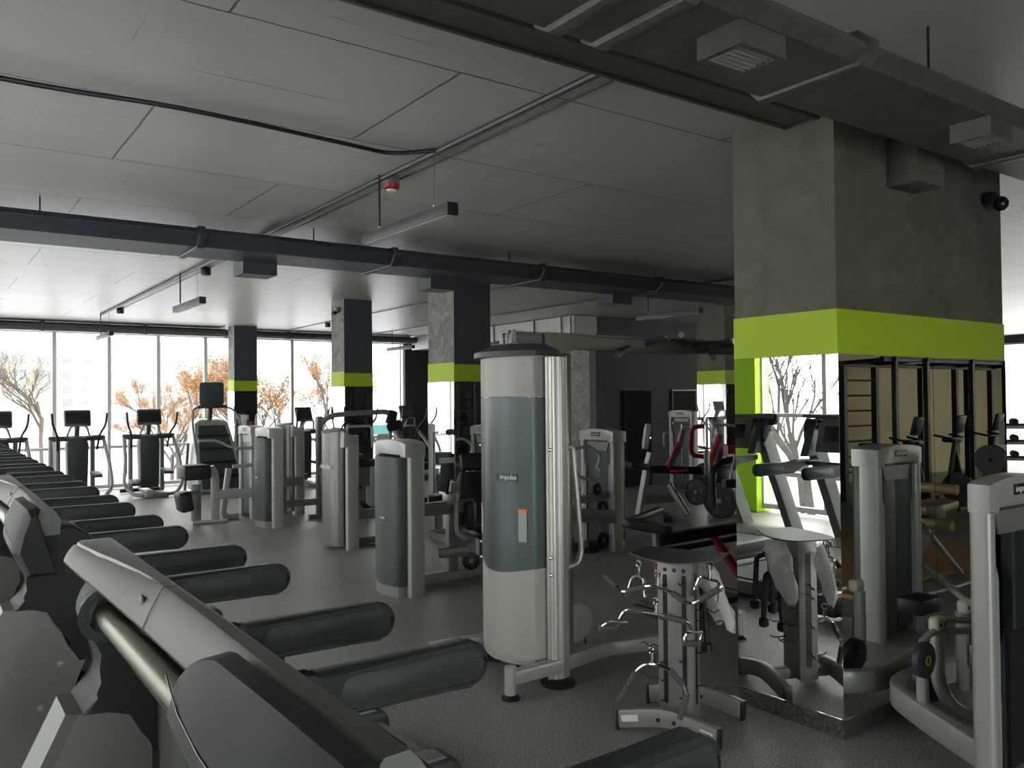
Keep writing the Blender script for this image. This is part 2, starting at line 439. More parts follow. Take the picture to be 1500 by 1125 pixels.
WS, EXPO = 8.8, 0.0

# ------------------------------------------------------------------ treadmills
OLIVET = mat('olive_metal_tube', (.06, .068, .032), .3, .3)
WINGM = mat('dark_wing_plastic', (.022, .028, .028), .6, 0, .2)
CAPM = mat('light_cap_plastic', (.19, .19, .172), .42)
def make_treadmill(label):
    t = thing('treadmill', label, 'treadmill', group='treadmills in the long row')
    # deck
    d = MB().prism([(-.52, .03), (2.0, .03), (2.0, .15), (-.1, .19), (-.5, .15)], 'y', -.36, .36, .01); d.build('deck_frame', SILVERD, t)
    MB().prism([(.05, .16), (1.98, .15), (1.98, .172), (.05, .205)], 'y', -.27, .27).build('running_belt', RUBBER, t)
    for s in (-1, 1):
        MB().prism([(-.05, .1), (1.98, .1), (1.98, .185), (-.05, .225)], 'y', min(s * .28, s * .43), max(s * .28, s * .43), .02).build('side_rail', HOOD, t)
        m = MB().prism(rrect(1.9, 2.12, .03, .2, .06), 'y', min(s * .27, s * .455), max(s * .27, s * .455), .02).build('rear_end_cap', SLATE, t)
        MB().prism(rrect(1.86, 2.06, .12, .212, .03), 'y', min(s * .3, s * .42), max(s * .3, s * .42), .01).build('cap_insert', CAPM, m)
    MB().box((2.02, 0, .115), (.1, .56, .09), bev=.02).build('rear_roller_cover', CAPM, t)
    rings = []
    for x, w, z in ((-.58, .3, .1), (-.5, .38, .2), (-.3, .41, .27), (-.05, .4, .27), (.12, .34, .21)):
        rings.append([(x, -w, .03), (x, w, .03), (x, w, z * .7), (x, w * .85, z), (x, -w * .85, z), (x, -w, z * .7)])
    MB().loft(rings).build('motor_hood', HOOD, t)
    for s in (-1, 1):
        # lower upright: leaning grey box section with a chamfered outer edge
        rings = []
        for z, xl, xr in ((1.447, .158, .236), (1.39, .131, .283), (1.307, .091, .319), (.2, -.437, -.223)):
            c, d = s * .36, s * .055
            w = xr - xl
            rings.append([(xl, c + d * .8, z), (xl, c - d * .75, z), (xl + .014, c - d * .95, z), (xr - .01, c - d * .95, z), (xr, c - d * .8, z), (xr, c + d * .9, z), (xr - .01, c + d, z), (xl + w * .5, c + d * .98, z), (xl + w * .12, c + d * .86, z)])
        u = MB().loft(rings).build('upright', PANEL, t, 20)
        for z, x in ((1.33, .255), (1.25, .22)):
            MB().sph((x, s * .36 - .053, z), .008, (1, .6, 1), 8).build('bolt', SILVER, u)
        # dark sculpted cover above it
        side = [(.2, 1.602), (.19, 1.588), (.184, 1.572), (.183, 1.56), (.187, 1.545), (.197, 1.522), (.203, 1.502), (.205, 1.484), (.198, 1.468), (.176, 1.446), (.205, 1.446), (.236, 1.445), (.251, 1.417), (.268, 1.365), (.29, 1.33), (.325, 1.33), (.335, 1.42), (.33, 1.52), (.31, 1.58), (.28, 1.602)]
        MB().prism(side, 'y', s * .36 - .062, s * .36 + .062, .008).build('upright_cover', WINGM, t)
    MB().tube([(.205, -.34, 1.572), (.205, .33, 1.572)], .0175, 16).build('crossbar', OLIVET, t)
    MB().lathe((.205, .298, 1.572), (0, -1, 0), [(.034, -.012), (.036, .0), (.031, .004), (.024, .002), (.0235, -.004)], 20).build('crossbar_socket', SLATE, t)
    MB().box((.232, 0, 1.515), (.012, .6, .05), (0, R(-24), 0), .004).build('lower_fairing', PANEL, t)
    # console housing: back cover that bridges both uprights
    rings = []
    for y, bx, bz, kx, kz, ex in ((-.47, .206, 1.6, .214, 1.646, .236), (-.1, .205, 1.6, .2225, 1.643, .24), (.1, .2035, 1.599, .2255, 1.641, .241), (.16, .201, 1.6, .2235, 1.641, .2415), (.24, .196, 1.603, .216, 1.641, .242), (.32, .189, 1.608, .204, 1.641, .2425), (.4, .182, 1.6125, .194, 1.641, .243), (.455, .178, 1.616, .189, 1.641, .243), (.482, .1765, 1.617, .187, 1.6395, .241), (.492, .18, 1.619, .19, 1.636, .237)):
        rings.append([(bx + .012, y, bz - .006), (ex + .012, y, bz - .004), (ex + .014, y, 1.625), (ex + .004, y, 1.64), (ex - .003, y, kz + .0015), (kx + .003, y, kz + .001), (kx, y, kz - .002), (kx * .5 + bx * .5 - .0015, y, (kz + bz) / 2), (bx, y, bz + .002), (bx + .002, y, bz - .003)])
    h = MB().loft(rings).build('console_housing', HOOD, t, 28)
    rings = []
    for y, kx, hh in ((.12, .228, .0005), (.2, .222, .003), (.28, .212, .005), (.36, .201, .0062), (.44, .193, .0065), (.47, .192, .006), (.484, .197, .003)):
        rings.append([(kx, y, 1.641), (.2405, y, 1.641), (.2395, y, 1.6425 + hh * .7), (.236, y, 1.642 + hh), (kx + .006, y, 1.642 + hh), (kx + .0015, y, 1.642 + hh * .6)])
    MB().loft(rings).build('raised_cap', CAPM, h, 40)
    MB().sph((.2125, .135, 1.6205), .009, (.32, 1.3, .9), 12).build('thumb_recess', PANEL, h)
    MB().tube([(.2025, .085, 1.601), (.213, .087, 1.6225), (.2255, .09, 1.6425), (.2405, .09, 1.6425)], .0006, 6).build('seam', SLATE, h)
    # dark wing shell behind the near end of the housing
    rings = []
    for y, pts in ((-.095, [(.2, 1.556), (.192, 1.572), (.2, 1.59), (.206, 1.596), (.214, 1.59), (.216, 1.556)]), (-.12, [(.188, 1.552), (.18, 1.574), (.19, 1.604), (.2, 1.614), (.22, 1.61), (.228, 1.552)]), (-.17, [(.187, 1.54), (.175, 1.572), (.182, 1.608), (.194, 1.632), (.214, 1.632), (.236, 1.54)]), (-.215, [(.187, 1.532), (.172, 1.57), (.178, 1.606), (.19, 1.644), (.207, 1.648), (.24, 1.53)]), (-.235, [(.187, 1.53), (.171, 1.57), (.177, 1.605), (.1905, 1.648), (.2065, 1.6515), (.24, 1.53)]), (-.35, [(.189, 1.52), (.168, 1.57), (.175, 1.605), (.1915, 1.6485), (.206, 1.652), (.24, 1.52)]), (-.48, [(.19, 1.52), (.167, 1.57), (.174, 1.605), (.192, 1.6485), (.2055, 1.652), (.24, 1.52)]), (-.505, [(.195, 1.53), (.178, 1.57), (.184, 1.6), (.196, 1.635), (.204, 1.64), (.235, 1.53)])):
        rings.append([(x, y, z) for x, z in pts])
    w = MB().loft(rings).build('console_wing', WINGM, t, 24)
    MB().tube([(.1845, -.1, 1.603), (.1775, -.17, 1.59), (.1725, -.25, 1.585), (.17, -.34, 1.583), (.169, -.46, 1.582)], .0009, 6).build('wing_seam', BLACK, w)
    # user side: tilted display
    MB().prism([(.25, 1.25), (.40, 1.25), (.385, 1.3), (.292, 1.575), (.255, 1.6)], 'y', -.24, .24, .015).build('display_housing', HOOD, t)
    MB().box((.343, 0, 1.445), (.012, .32, .17), (0, R(-18.5), 0), .004).build('display_screen', SCREEN, t)
    for s in (-1, 1):
        MB().prism([(.26, 1.2), (.48, 1.2), (.36, 1.42), (.29, 1.6), (.26, 1.58)], 'y', min(s * .29, s * .38), max(s * .29, s * .38), .02).build('side_tray', SLATED, t)
        # handrail: flat rounded pill with a raised rim
        c = s * .285
        rail = MB().prism([(.8, 1.045)] + [p for p in rrect(.8, 1.355, 1.04, 1.166, .062, 8)[:9]] + [(.84, 1.166), (.84, 1.152), (.3, 1.18), (.3, 1.12), (.62, 1.105), (.72, 1.045)] + [p for p in rrect(.8, 1.355, 1.04, 1.166, .062, 8)[27:]], 'y', c - .032, c + .032, .013)
        rail = rail.build('handrail', SLATED, t)
        MB().prism(rrect(.9, 1.335, 1.06, 1.146, .04, 6), 'y', c - .0335, c + .0335, .003).build('handrail_inset', SLATE, rail)
        MB().box((.68, c, 1.165), (.03, .04, .035), (0, R(25), 0), .008).build('grip_sensor', SILVERD, rail)
    MB().rtube([(.52, -.3, 1.14), (.52, .3, 1.14)], .05, .04).build('front_grip_bar', SLATED, t)
    MB().box((.56, .02, 1.13), (.05, .08, .03), bev=.01).build('stop_button_box', SILVERD, t)
    return t

tlab = ['nearest grey treadmill, its console filling the lower left corner', 'second treadmill from the camera, next behind the nearest one', 'third treadmill in the row, rail tip over the open floor',
        'fourth treadmill in the row', 'fifth treadmill in the row', 'sixth treadmill in the row', 'seventh treadmill in the row', 'eighth treadmill in the row', 'ninth treadmill in the row',
        'tenth treadmill in the row, three short of the far windows', 'eleventh treadmill in the row, second from the far windows', 'last treadmill in the row, closest to the far windows']
tm = make_treadmill(tlab[0])
TP = 1.4
tm.location = (0, .9, 0)
for k in range(1, 12):
    dup(tm, ((0, -.02, -.06, -.12)[min(k, 3)], (.9, 2.3, 3.74, 5.13)[k] if k < 4 else 6.5 + 1.38 * (k - 4), 0), 0, tlab[k] + ('' if k in (1, 2, 9, 10, 11) else ', counted from the camera'))

# ------------------------------------------------------------------ elliptical trainers
def make_elliptical(label):
    t = thing('elliptical_trainer', label, 'elliptical trainer', group='elliptical trainers by the windows')
    MB().prism(rrect(-.24, .24, -.62, -.2, .1), 'z', 0, .1, .02).build('base_step', SILVERD, t)
    MB().rtube([(0, -.3, .06), (0, .7, .06)], .14, .09).build('floor_beam', SILVERD, t)
    MB().tube([(-.42, .72, .05), (.42, .72, .05)], .04).build('rear_foot', BLACK, t)
    MB().prism([(-.17, .15), (.17, .15), (.19, 1.05), (.15, 1.2), (-.15, 1.2), (-.19, 1.05)], 'y', -.02, .3, .03).build('tower_shroud', SLATED, t)
    MB().box((0, .1, 1.17), (.98, .1, .1), bev=.02).build('cross_arm', SLATE, t)
    MB().tube([(0, .15, 1.15), (0, .08, 1.42)], .045).build('console_post', SLATED, t)
    c = MB().box((0, .05, 1.56), (.46, .07, .32), (R(-14), 0, 0), .03).build('console', SLATE, t)
    MB().box((0, .01, 1.57), (.4, .012, .22), (R(-14), 0, 0)).build('console_screen', SCREEN, c)
    MB().tube([(-.2, -.05, 1.2), (-.13, -.12, 1.42), (.13, -.12, 1.42), (.2, -.05, 1.2)], .018, 8, .06).build('fixed_grip', SILVERD, t)
    for s in (-1, 1):
        MB().tube(fillet([(s * .34, .05, .95), (s * .36, -.1, 1.25), (s * .45, -.22, 1.42), (s * .47, -.24, 1.66)], .1), .02, 8).build('swing_handle', BLACKM, t)
        MB().tube(fillet([(s * .3, .3, 1.2), (s * .46, .12, 1.2), (s * .5, -.3, .7), (s * .55, -.35, .25), (s * .38, -.5, .06), (s * .2, -.52, .06)], .14), .035, 10).build('side_arch', SILVER, t)
        MB().tube([(s * .3, .3, .08), (s * .3, .3, 1.2)], .045, 10).build('side_post', SILVERD, t)
        MB().tube([(s * .44, 0, 1.15), (s * .42, 0, .45)], .008, 6).build('pull_rod', SILVERD, t)
        MB().box((s * .3, -.1, .38 + .1 * s), (.18, .38, .06), (R(8), 0, 0), .015).build('foot_pedal', SLATE, t)
    return t
el = make_elliptical('elliptical trainer with dark tower standing just left of the stair climber')
el.location = (3.8, 17.75, 0)
for x, y, rz, lb in ((2.52, 17.8, 0, 'elliptical trainer standing between two others left of the stair climber'), (1.22, 17.9, 0, 'elliptical trainer cut by the left picture edge'),
                 (6.95, 17.5, .4, 'elliptical trainer half hidden behind the curved silver tower'), (8.3, 17.8, .4, 'elliptical trainer partly behind the middle column'),
                 (9.65, 17.8, .4, 'elliptical trainer standing beyond the slate weight tower with the arched top')):
    dup(el, (x, y, 0), rz, lb)

# ------------------------------------------------------------------ stair climber
t = thing('stair_climber', 'tall stair climber with dark screen on a post by the windows', 'stair climber', (5.02, 17.6, 0))
rings = [[(-w, y, z0), (w, y, z0), (w, y + d, z1), (-w, y + d, z1)] for w, y, z0, z1, d in ((.42, -.45, .05, .05, .9), (.44, -.4, .3, .35, .95), (.4, -.1, .9, .95, .7), (.34, .2, 1.4, 1.42, .4), (.2, .3, 1.48, 1.5, .25))]
MB().loft(rings).build('body_shell', SILVER, t)
MB().loft([[(-w, y, z), (w, y, z), (w, y + .2, z), (-w, y + .2, z)] for w, y, z in ((.36, -.48, .1), (.37, -.42, .35), (.33, -.13, .9), (.27, .17, 1.36))]).build('stair_belt', SLATED, t)
for i in range(4): MB().box((0, -.45 + .17 * i, .35 + .26 * i), (.64, .12, .03), (R(-30), 0, 0)).build('step', BLACK, t)
MB().tube([(0, .35, 1.4), (0, .25, 1.85)], .05).build('screen_post', SLATED, t)
c = MB().prism(rrect(-.25, .25, 1.78, 2.26, .06), 'y', .16, .22, .015).build('screen', SLATE, t)
MB().box((0, .2, 1.75), (.6, .2, .07), bev=.02).build('control_tray', SLATED, t)
for s in (-1, 1):
    MB().tube(fillet([(s * .15, .2, 1.74), (s * .4, .1, 1.72), (s * .5, -.25, 1.4), (s * .46, -.4, .8)], .25), .022, 8).build('arched_rail', SILVERD, t)
    MB().tube([(s * .5, .35, .03), (s * .46, .25, 1.0)], .03, 8).build('rear_leg', SILVERD, t)

# ------------------------------------------------------------------ weight stack towers
def tower(t, variant='slate', W=.62, H=1.47, ox=0.0, cd=.17, shroud=True):
    """Back of the tower faces local -x, the open stack faces +x."""
    hw = W / 2
    for s in (-1, 1):
        MB().prism(rrect(ox, ox + cd, -.035, .035, .028), 'z', 0, H - .05).build('side_column', SILVER, t).location = (0, s * (hw - .035), 0)
    if variant == 'slate':
        hh = hw + .004
        arch = [(-hh, H - .16), (-hh, H - .03)] + [(-hh + 2 * hh * k / 12, H - .03 + .03 * (1 - (2 * k / 12 - 1) ** 2)) for k in range(1, 12)] + [(hh, H - .03), (hh, H - .16), (hw - .07, H - .16)]
        arch += [(hw - .07 - .035 * math.sin(k / 5 * PI / 2) ** 1, H - .16 + .035 * (1 - math.cos(k / 5 * PI / 2))) for k in range(1, 6)]
        arch += [(-hw + .105 - .035 * (1 - math.cos(k / 5 * PI / 2)), H - .125 - .035 * math.sin(k / 5 * PI / 2)) for k in range(0, 6)]
        MB().prism(arch, 'x', ox - (.05 if shroud else 0), ox + cd + .005, .012).build('arched_header', SILVER, t)
        sh = hw - .06
        pl = [(ox + .03, sh), (ox - .06, sh)]
        for k in range(11): 
            a = k / 10; pl.append((ox - .09 - .045 * math.sin(PI * a), sh - .02 - (2 * sh - .04) * a))
        pl += [(ox - .06, -sh), (ox + .03, -sh)]
        if shroud: MB().prism(pl, 'z', .1, H - .16, .02).build('back_shroud', SLATE, t)
        pl2 = [(p[0] * 1.0 + (.006 if p[0] < ox else 0), p[1] * .99) for p in pl]
        if shroud: MB().prism(pl2, 'z', 0, .1).build('plinth', SILVERD, t)
        MB().prism([(-sh, .1), (sh, .1), (sh, H - .17), (-sh, H - .17)], 'x', ox + .03, ox + .06).build('inner_panel', SLATED, t)
        if shroud:
            m = MB().box((ox - .136, -.02, .73), (.004, .1, .035)).build('badge', SLATED, t)
            lettering('badge_lettering', 'impulse', .034, face_mx((ox - .139, -.02, .732), (0, -1, 0), (0, 0, 1)), WHITE, m)
        # open side: two dark covers with a slot, name plate on the header
        cw = hw - .085
        for s in (-1, 1):
            MB().box((ox + cd - .05, s * (.012 + cw / 2), (H - .06) / 2), (.02, cw, H - .18), bev=.003).build('stack_cover', SLATE, t)
            MB().prism([(s * (hw - .072), 0), (s * (hw - .1), 0), (s * (hw - .1), H - .46), (s * (hw - .072), H - .4)], 'x', ox + cd - .05, ox + cd - .012).build('inner_strip', SILVER, t)
        m = MB().box((ox + cd + .006, 0, H - .065), (.004, .17, .05)).build('name_plate', BLACK, t)
        lettering('name_plate_lettering', 'impulse', .046, face_mx((ox + cd + .009, 0, H - .063), (0, 1, 0), (0, 0, 1)), WHITE, m)
        MB().prism([(-.2, H - .16), (.2, H - .16), (.16, H - .27), (-.16, H - .27)], 'x', ox + cd - .04, ox + cd - .03).build('instruction_panel', SILVERD, t)
    else:
        pl = []
        for k in range(17):
            a = -PI / 2 + PI * k / 16; pl.append((ox - .15 * math.cos(a), (hw - .06) * math.sin(a) + .03))
        ins = lambda q: [(ox + (x - ox) * q, .03 + (y - .03) * q) for x, y in pl]
        mb = MB().loft([[(x, y, .04) for x, y in pl], [(x, y, H + .02 + .25 * (x - ox) - .03 * (y + hw)) for x, y in pl]])
        mb.build('curved_back', SATIN, t)
        MB().loft([[(x, y, H + .02 + .25 * (x - ox) - .03 * (y + hw)) for x, y in ins(1.06)], [(x, y, H + .035 + .25 * (x - ox) - .03 * (y + hw)) for x, y in ins(1.05)]]).build('top_cap', SLATED, t)
        MB().prism([(ox - .04, H - .2), (ox + .17, H - .2), (ox + .17, H - .08), (ox - .04, H - .01)], 'y', -hw, hw, .02).build('sloped_header', SILVER, t)
        m = MB().box((ox - .148, .03, 1.03), (.003, .02, .02)).build('badge', SATIN, t)
        lettering('badge_lettering', 'impulse', .1, face_mx((ox - .156, -.02, 1.03), (0, -1, 0), (0, 0, 1)), WHITE, m)
        for s in (-1, 1):
            MB().box((ox - .15 + .1 * (s * .7 - .03) ** 2 + (.03 if s > 0 else .055), .03 + s * .17, .52), (.003, .04, .2), (0, 0, s * R(28))).build('warning_strip', STICK, t)
        MB().box((ox + .03, 0, .7), (.02, W - .12, 1.3)).build('inner_panel', SLATED, t)
    MB().box((ox + .05, 0, .42), (.06, .2, .62)).build('weight_stack', BLACK, t)
    for s in (-1, 1): MB().cyl((ox + cd - .05, s * .008, .2), (ox + cd - .05, s * .008, H - .18), .004, seg=8).build('guide_rod', CHROME, t)

def pulley(name, t, c, ax, r=.06, w=.03):
    a = V(ax).normalized() * w / 2
    o = MB().lathe(V(c) - a, a, [(r * .85, 0), (r, .004), (r, w - .004), (r * .85, w)], 22).build(name, BLACK, t)
    MB().lathe(V(c) - a * 1.1, a, [(r * .28, 0), (r * .28, w * 1.1)], 12).build('hub', SILVERD, o)
    return o

def seat_unit(t, x, y, tilt=0.15, zs=.5, ht=1.25, rz=0.0, head=True, wide=.36):
    """Seat and back pad facing local +x side, stacked on a post."""
    c, s = math.cos(rz), math.sin(rz)
    P = lambda a, b, z: (x + a * c - b * s, y + a * s + b * c, z)
    MB().rtube([P(0, 0, .05), P(0, 0, zs)], .08, .1, up=(1, 0, 0)).build('seat_post', SILVERD, t)
    MB().box(P(.12, 0, zs), (.42, .36, .08), (0, 0, rz), .03).build('seat_pad', PAD, t)
    hb = (ht - zs - (.24 if head else .06)) / 2
    m = MB().loft([[(a, b * q, zz) for a, b in rrect(-.045, .045, -wide / 2, wide / 2, .04)] for zz, q in ((-hb, .9), (-hb + .03, 1), (0, .96), (hb - .04, .72), (hb, .62))]).build('back_pad', PAD, t)
    zc = (zs + .06 + ht - (.22 if head else 0)) / 2
    m.location = P(-.16, 0, zc); m.rotation_euler = (0, -tilt, rz)
    if head:
        h = MB().box((0, 0, 0), (.09, .27, .19), bev=.035, seg=3).build('head_pad', PAD, t)
        h.location = P(-.16 - tilt * (ht - .1 - zc) , 0, ht - .1); h.rotation_euler = (0, -tilt, rz)
    MB().rtube([P(-.02, 0, zs - .1), P(-.23, 0, zs), P(-.24 - tilt * .4, 0, ht - .15)], .06, .06, .12, up=(0, 1, 0)).build('back_support', SILVERD, t)

# slate tower with arched header, seat unit behind it
t = thing('chest_press_machine', 'slate weight machine with arched silver top and empty black seat behind it', 'weight machine', (3.75, 7.2, 0))
tower(t)
MB().rtube([(.1, .1, .06), (1.35, .1, .06)], .12, .09).build('floor_beam', SILVER, t)
MB().rtube([(1.3, -.5, .05), (1.3, .55, .05)], .1, .08).build('cross_foot', SILVER, t)
MB().rtube([(.15, .1, .75), (.95, .1, .75)], .1, .13).build('upper_beam', SILVERD, t)
seat_unit(t, 1.13, .2, .2, .46, 1.27, R(-100), True, .46)
MB().rtube([(.72, .12, .05), (.72, .12, .55), (.75, .12, 1.0)], .12, .08, .1, up=(0, 1, 0)).build('pivot_post', SILVERD, t)
MB().box((.68, .08, .84), (.13, .14, .14), bev=.03).build('pivot_block', SILVER, t)
MB().box((.86, -.02, .66), (.12, .1, .3), (0, 0, R(20)), .04).build('arm_pad', PAD, t)
MB().tube(fillet([(.7, .0, .82), (.62, -.12, .7), (.62, -.14, .5), (.75, -.1, .45)], .12), .02).build('press_arm', SILVER, t)
MB().tube([(.62, .05, .9), (.6, -.02, 1.04)], .018).build('grip_handle', BLACK, t)
pulley('pulley_wheel', t, (.86, -.02, .2), (.4, 1, 0), .09)
pulley('pulley_wheel', t, (1.18, -.16, .33), (.4, 1, 0), .05)
pulley('pulley_wheel', t, (1.05, -.14, .3), (.4, 1, 0), .05)
MB().rtube([(1.02, -.05, .5), (1.22, -.3, .05)], .06, .05).build('front_strut', SILVER, t)
MB().rtube([(.55, .1, .3), (.8, -.05, .32)], .1, .1).build('link_beam', SILVERD, t)

# curved silver tower
t = thing('shoulder_machine', 'curved silver weight tower with white lettering and round pulley plate', 'weight machine', (4.32, 9.85, 0))
tower(t, 'silver')
MB().prism([(.3, .52), (.42, .52), (.5, .62), (.5, .7), (.44, .78), (.40, .78), (.40, 1.02), (.3, 1.02), (.3, .78), (.24, .78), (.24, .57)], 'y', -.36, -.345).build('pulley_plate', SILVER, t)
o = pulley('pulley_wheel', t, (.42, -.3, .68), (0, 1, 0), .15, .04)
MB().rtube([(.1, -.2, .42), (.95, -.2, .42)], .08, .12).build('side_beam', SILVERD, t)
MB().rtube([(.1, 0, .05), (1.2, 0, .05)], .1, .08).build('floor_beam', SILVERD, t)
MB().rtube([(.75, -.2, .05), (.75, -.2, .42), (.95, -.2, .75)], .08, .08, .1, up=(0, 1, 0)).build('lift_arm', SILVER, t)
MB().tube(fillet([(.1, -.1, 1.42), (.1, -.1, 1.52), (.45, -.1, 1.52), (.45, -.1, 1.25)], .06), .018).build('top_handle', SILVER, t)
MB().prism(rrect(.42, .62, 1.05, 1.42, .05), 'y', -.28, -.26, .006).build('guide_panel', WSTICK, t)
MB().box((.85, -.1, 1.02), (.4, .04, .07)).build('cross_bar', SILVER, t)
seat_unit(t, .95, .1, .1, .5, 1.1, 0, False)

# second curved silver tower further back
t = thing('pectoral_machine', 'smaller curved silver tower behind, with black padded arms on top', 'weight machine', (5.0, 13.35, 0))
tower(t, 'silver')
MB().rtube([(.2, -.25, .05), (.2, -.25, 1.6)], .1, .1, up=(1, 0, 0)).build('mast', SILVERD, t)
MB().rtube([(.2, -.25, 1.5), (.4, -.3, 1.62), (1.35, -.3, 1.66), (1.5, -.3, 1.6)], .09, .08, .1).build('overhead_beam', SILVERD, t)
MB().box((1.45, -.32, 1.56), (.16, .12, .24), (0, R(15), 0), .04).build('upper_pad', PAD, t)
MB().box((1.5, -.32, 1.42), (.26, .14, .14), (0, R(-20), 0), .04).build('lower_pad', PAD, t)
MB().box((.75, -.3, 1.38), (.2, .14, .18), (0, R(10), 0), .03).build('swing_pad', PAD, t)
MB().rtube([(.72, -.3, 1.36), (.72, -.3, .95)], .07, .07, up=(1, 0, 0)).build('swing_arm', SILVERD, t)
MB().rtube([(.3, -.3, 1.1), (.62, -.4, .35), (.85, -.45, .05)], .1, .06, .2, up=(0, 1, 0)).build('slanted_leg', SILVERD, t)
MB().rtube([(.62, -.3, 1.0), (.35, -.3, .6)], .08, .05, up=(0, 1, 0)).build('brace', SILVERD, t)
MB().tube([(.35, -.32, .98), (.9, -.32, .98)], .022).build('cross_handle', SILVER, t)
MB().box((.95, -.3, .82), (.3, .3, .1), bev=.03).build('seat_pad', PAD, t)
MB().box((.95, -.3, .1), (.3, .26, .14), bev=.02).build('foot_block', BLACK, t)
MB().rtube([(.0, -.3, .04), (1.3, -.45, .04)], .09, .07).build('floor_beam', SILVERD, t)
MB().rtube([(-.35, -.36, .55), (.1, -.36, .55)], .05, .14).build('link_beam', SILVERD, t)

for ch in t.children:
    if ch.name.split('.')[0] in ('mast', 'overhead_beam', 'upper_pad', 'lower_pad', 'swing_pad', 'swing_arm', 'slanted_leg', 'brace', 'cross_handle', 'seat_pad', 'foot_block', 'floor_beam'): ch.location.y = -.58
# slate tower between
t = thing('leg_extension_machine', 'narrow slate weight tower standing in front of the leg curl machine', 'weight machine', (4.22, 12.2, 0))
tower(t)
MB().rtube([(.1, .0, .3), (1.2, .0, .3)], .08, .1).build('floor_beam', SILVERD, t)
seat_unit(t, 1.1, -.12, .1, .5, 1.0, 0, False)

# leg curl with frame in the open aisle
t = thing('leg_curl_machine', 'silver leg curl machine with low black pads in front of the stair climber', 'weight machine', (4.45, 13.35, 0), PI)
tower(t)
MB().rtube([(.1, .3, .42), (.75, .3, .42)], .08, .14).build('frame_beam', SILVER, t)
MB().rtube([(.72, .3, .04), (.72, .3, .72), (.8, .3, .85)], .12, .07, .2, up=(0, 1, 0)).build('front_post', SILVER, t)
MB().rtube([(.98, .22, .04), (.98, .22, .6)], .14, .08, up=(0, 1, 0)).build('rear_post', SILVERD, t)
MB().rtube([(.55, .35, .03), (1.05, .3, .03)], .08, .05).build('floor_runner', SILVER, t)
MB().rtube([(.3, .1, .04), (.55, .1, .05), (.45, .1, .8)], .09, .07, .12, up=(0, 1, 0)).build('inner_post', SILVER, t)
MB().prism(rrect(.82, 1.22, .68, .9, .05), 'y', .1, .5, .03).build('seat_pad', PAD, t)
m = MB().box((0, 0, 0), (.2, .34, .3), bev=.05, seg=3).build('ankle_pad', PAD, t); m.location = (1.18, .32, .36); m.rotation_euler = (0, R(10), 0)
MB().tube(fillet([(.95, .3, .5), (1.12, .3, .48), (1.2, .3, .42)], .05), .025).build('lever_arm', SILVERD, t)
MB().tube(fillet([(.2, .35, 1.12), (.5, .35, 1.14), (.7, .35, 1.26), (.98, .35, 1.26)], .12), .02).build('hand_bar', SILVER, t)
MB().tube([(.1, .3, 1.12), (.4, .3, 1.12)], .03).build('pivot_tube', SILVER, t)
MB().tube([(.0, .3, .86), (.45, .3, .84)], .03).build('lock_tube', SILVER, t)

# tower seen past the arched slate one
t = thing('lat_machine', 'slim silver weight tower half hidden behind the arched slate machine', 'weight machine', (7.6, 12.6, 0), PI)
tower(t, H=1.5)
MB().rtube([(.1, 0, .5), (.9, 0, .5)], .08, .1).build('frame_beam', SILVERD, t)
MB().box((.55, .1, .72), (.3, .3, .12), bev=.03).build('seat_pad', PAD, t)
MB().tube([(.4, .2, .95), (.4, .3, 1.1)], .02).build('grip_handle', BLACK, t)

# machine with visible stack right of the cable tower
t = thing('torso_machine', 'weight machine with open stack facing the aisle, right of the cable tower', 'weight machine', (7.0, 7.76, 0), PI)
tower(t)
MB().rtube([(.1, -.1, .05), (1.1, -.1, .05)], .1, .08).build('floor_beam', SILVERD, t)
MB().rtube([(.15, .28, .42), (.85, .28, .5)], .08, .16).build('swing_beam', SILVERD, t)
MB().rtube([(.75, .05, .05), (.75, .05, 1.0)], .1, .1, up=(0, 1, 0)).build('main_post', SILVERD, t)
MB().box((.8, .05, 1.36), (.05, .14, .36), bev=.01).build('upright_plate', SILVERD, t)
MB().tube(fillet([(.3, .15, .98), (.22, .15, 1.15), (.4, .15, 1.28), (.75, .1, 1.22)], .1), .02).build('curved_handle', SILVER, t)
MB().tube(fillet([(.8, .2, 1.05), (.6, .25, .9), (.3, .28, .85)], .08), .02).build('guard_bar', SILVER, t)
MB().rtube([(.2, .2, .68), (.7, .2, .64)], .12, .08).build('pulley_arm', SILVERD, t)
pulley('pulley_wheel', t, (.38, .25, .76), (0, 1, 0), .07)
pulley('pulley_wheel', t, (.3, .25, .54), (0, 1, 0), .08)
pulley('pulley_wheel', t, (.25, .2, .13), (0, 1, 0), .1)
pulley('pulley_wheel', t, (.85, .25, .2), (0, 1, 0), .1)
MB().box((.95, .0, .55), (.34, .36, .1), bev=.04).build('seat_pad', PAD, t)
MB().box((1.0, .0, .3), (.4, .36, .1), bev=.04).build('lower_pad', PAD, t)
MB().lathe((.4, .1, 0), (0, 0, 1), [(.13, 0), (.13, .04), (.06, .06), (.05, .12)], 18).build('floor_foot', BLACK, t)

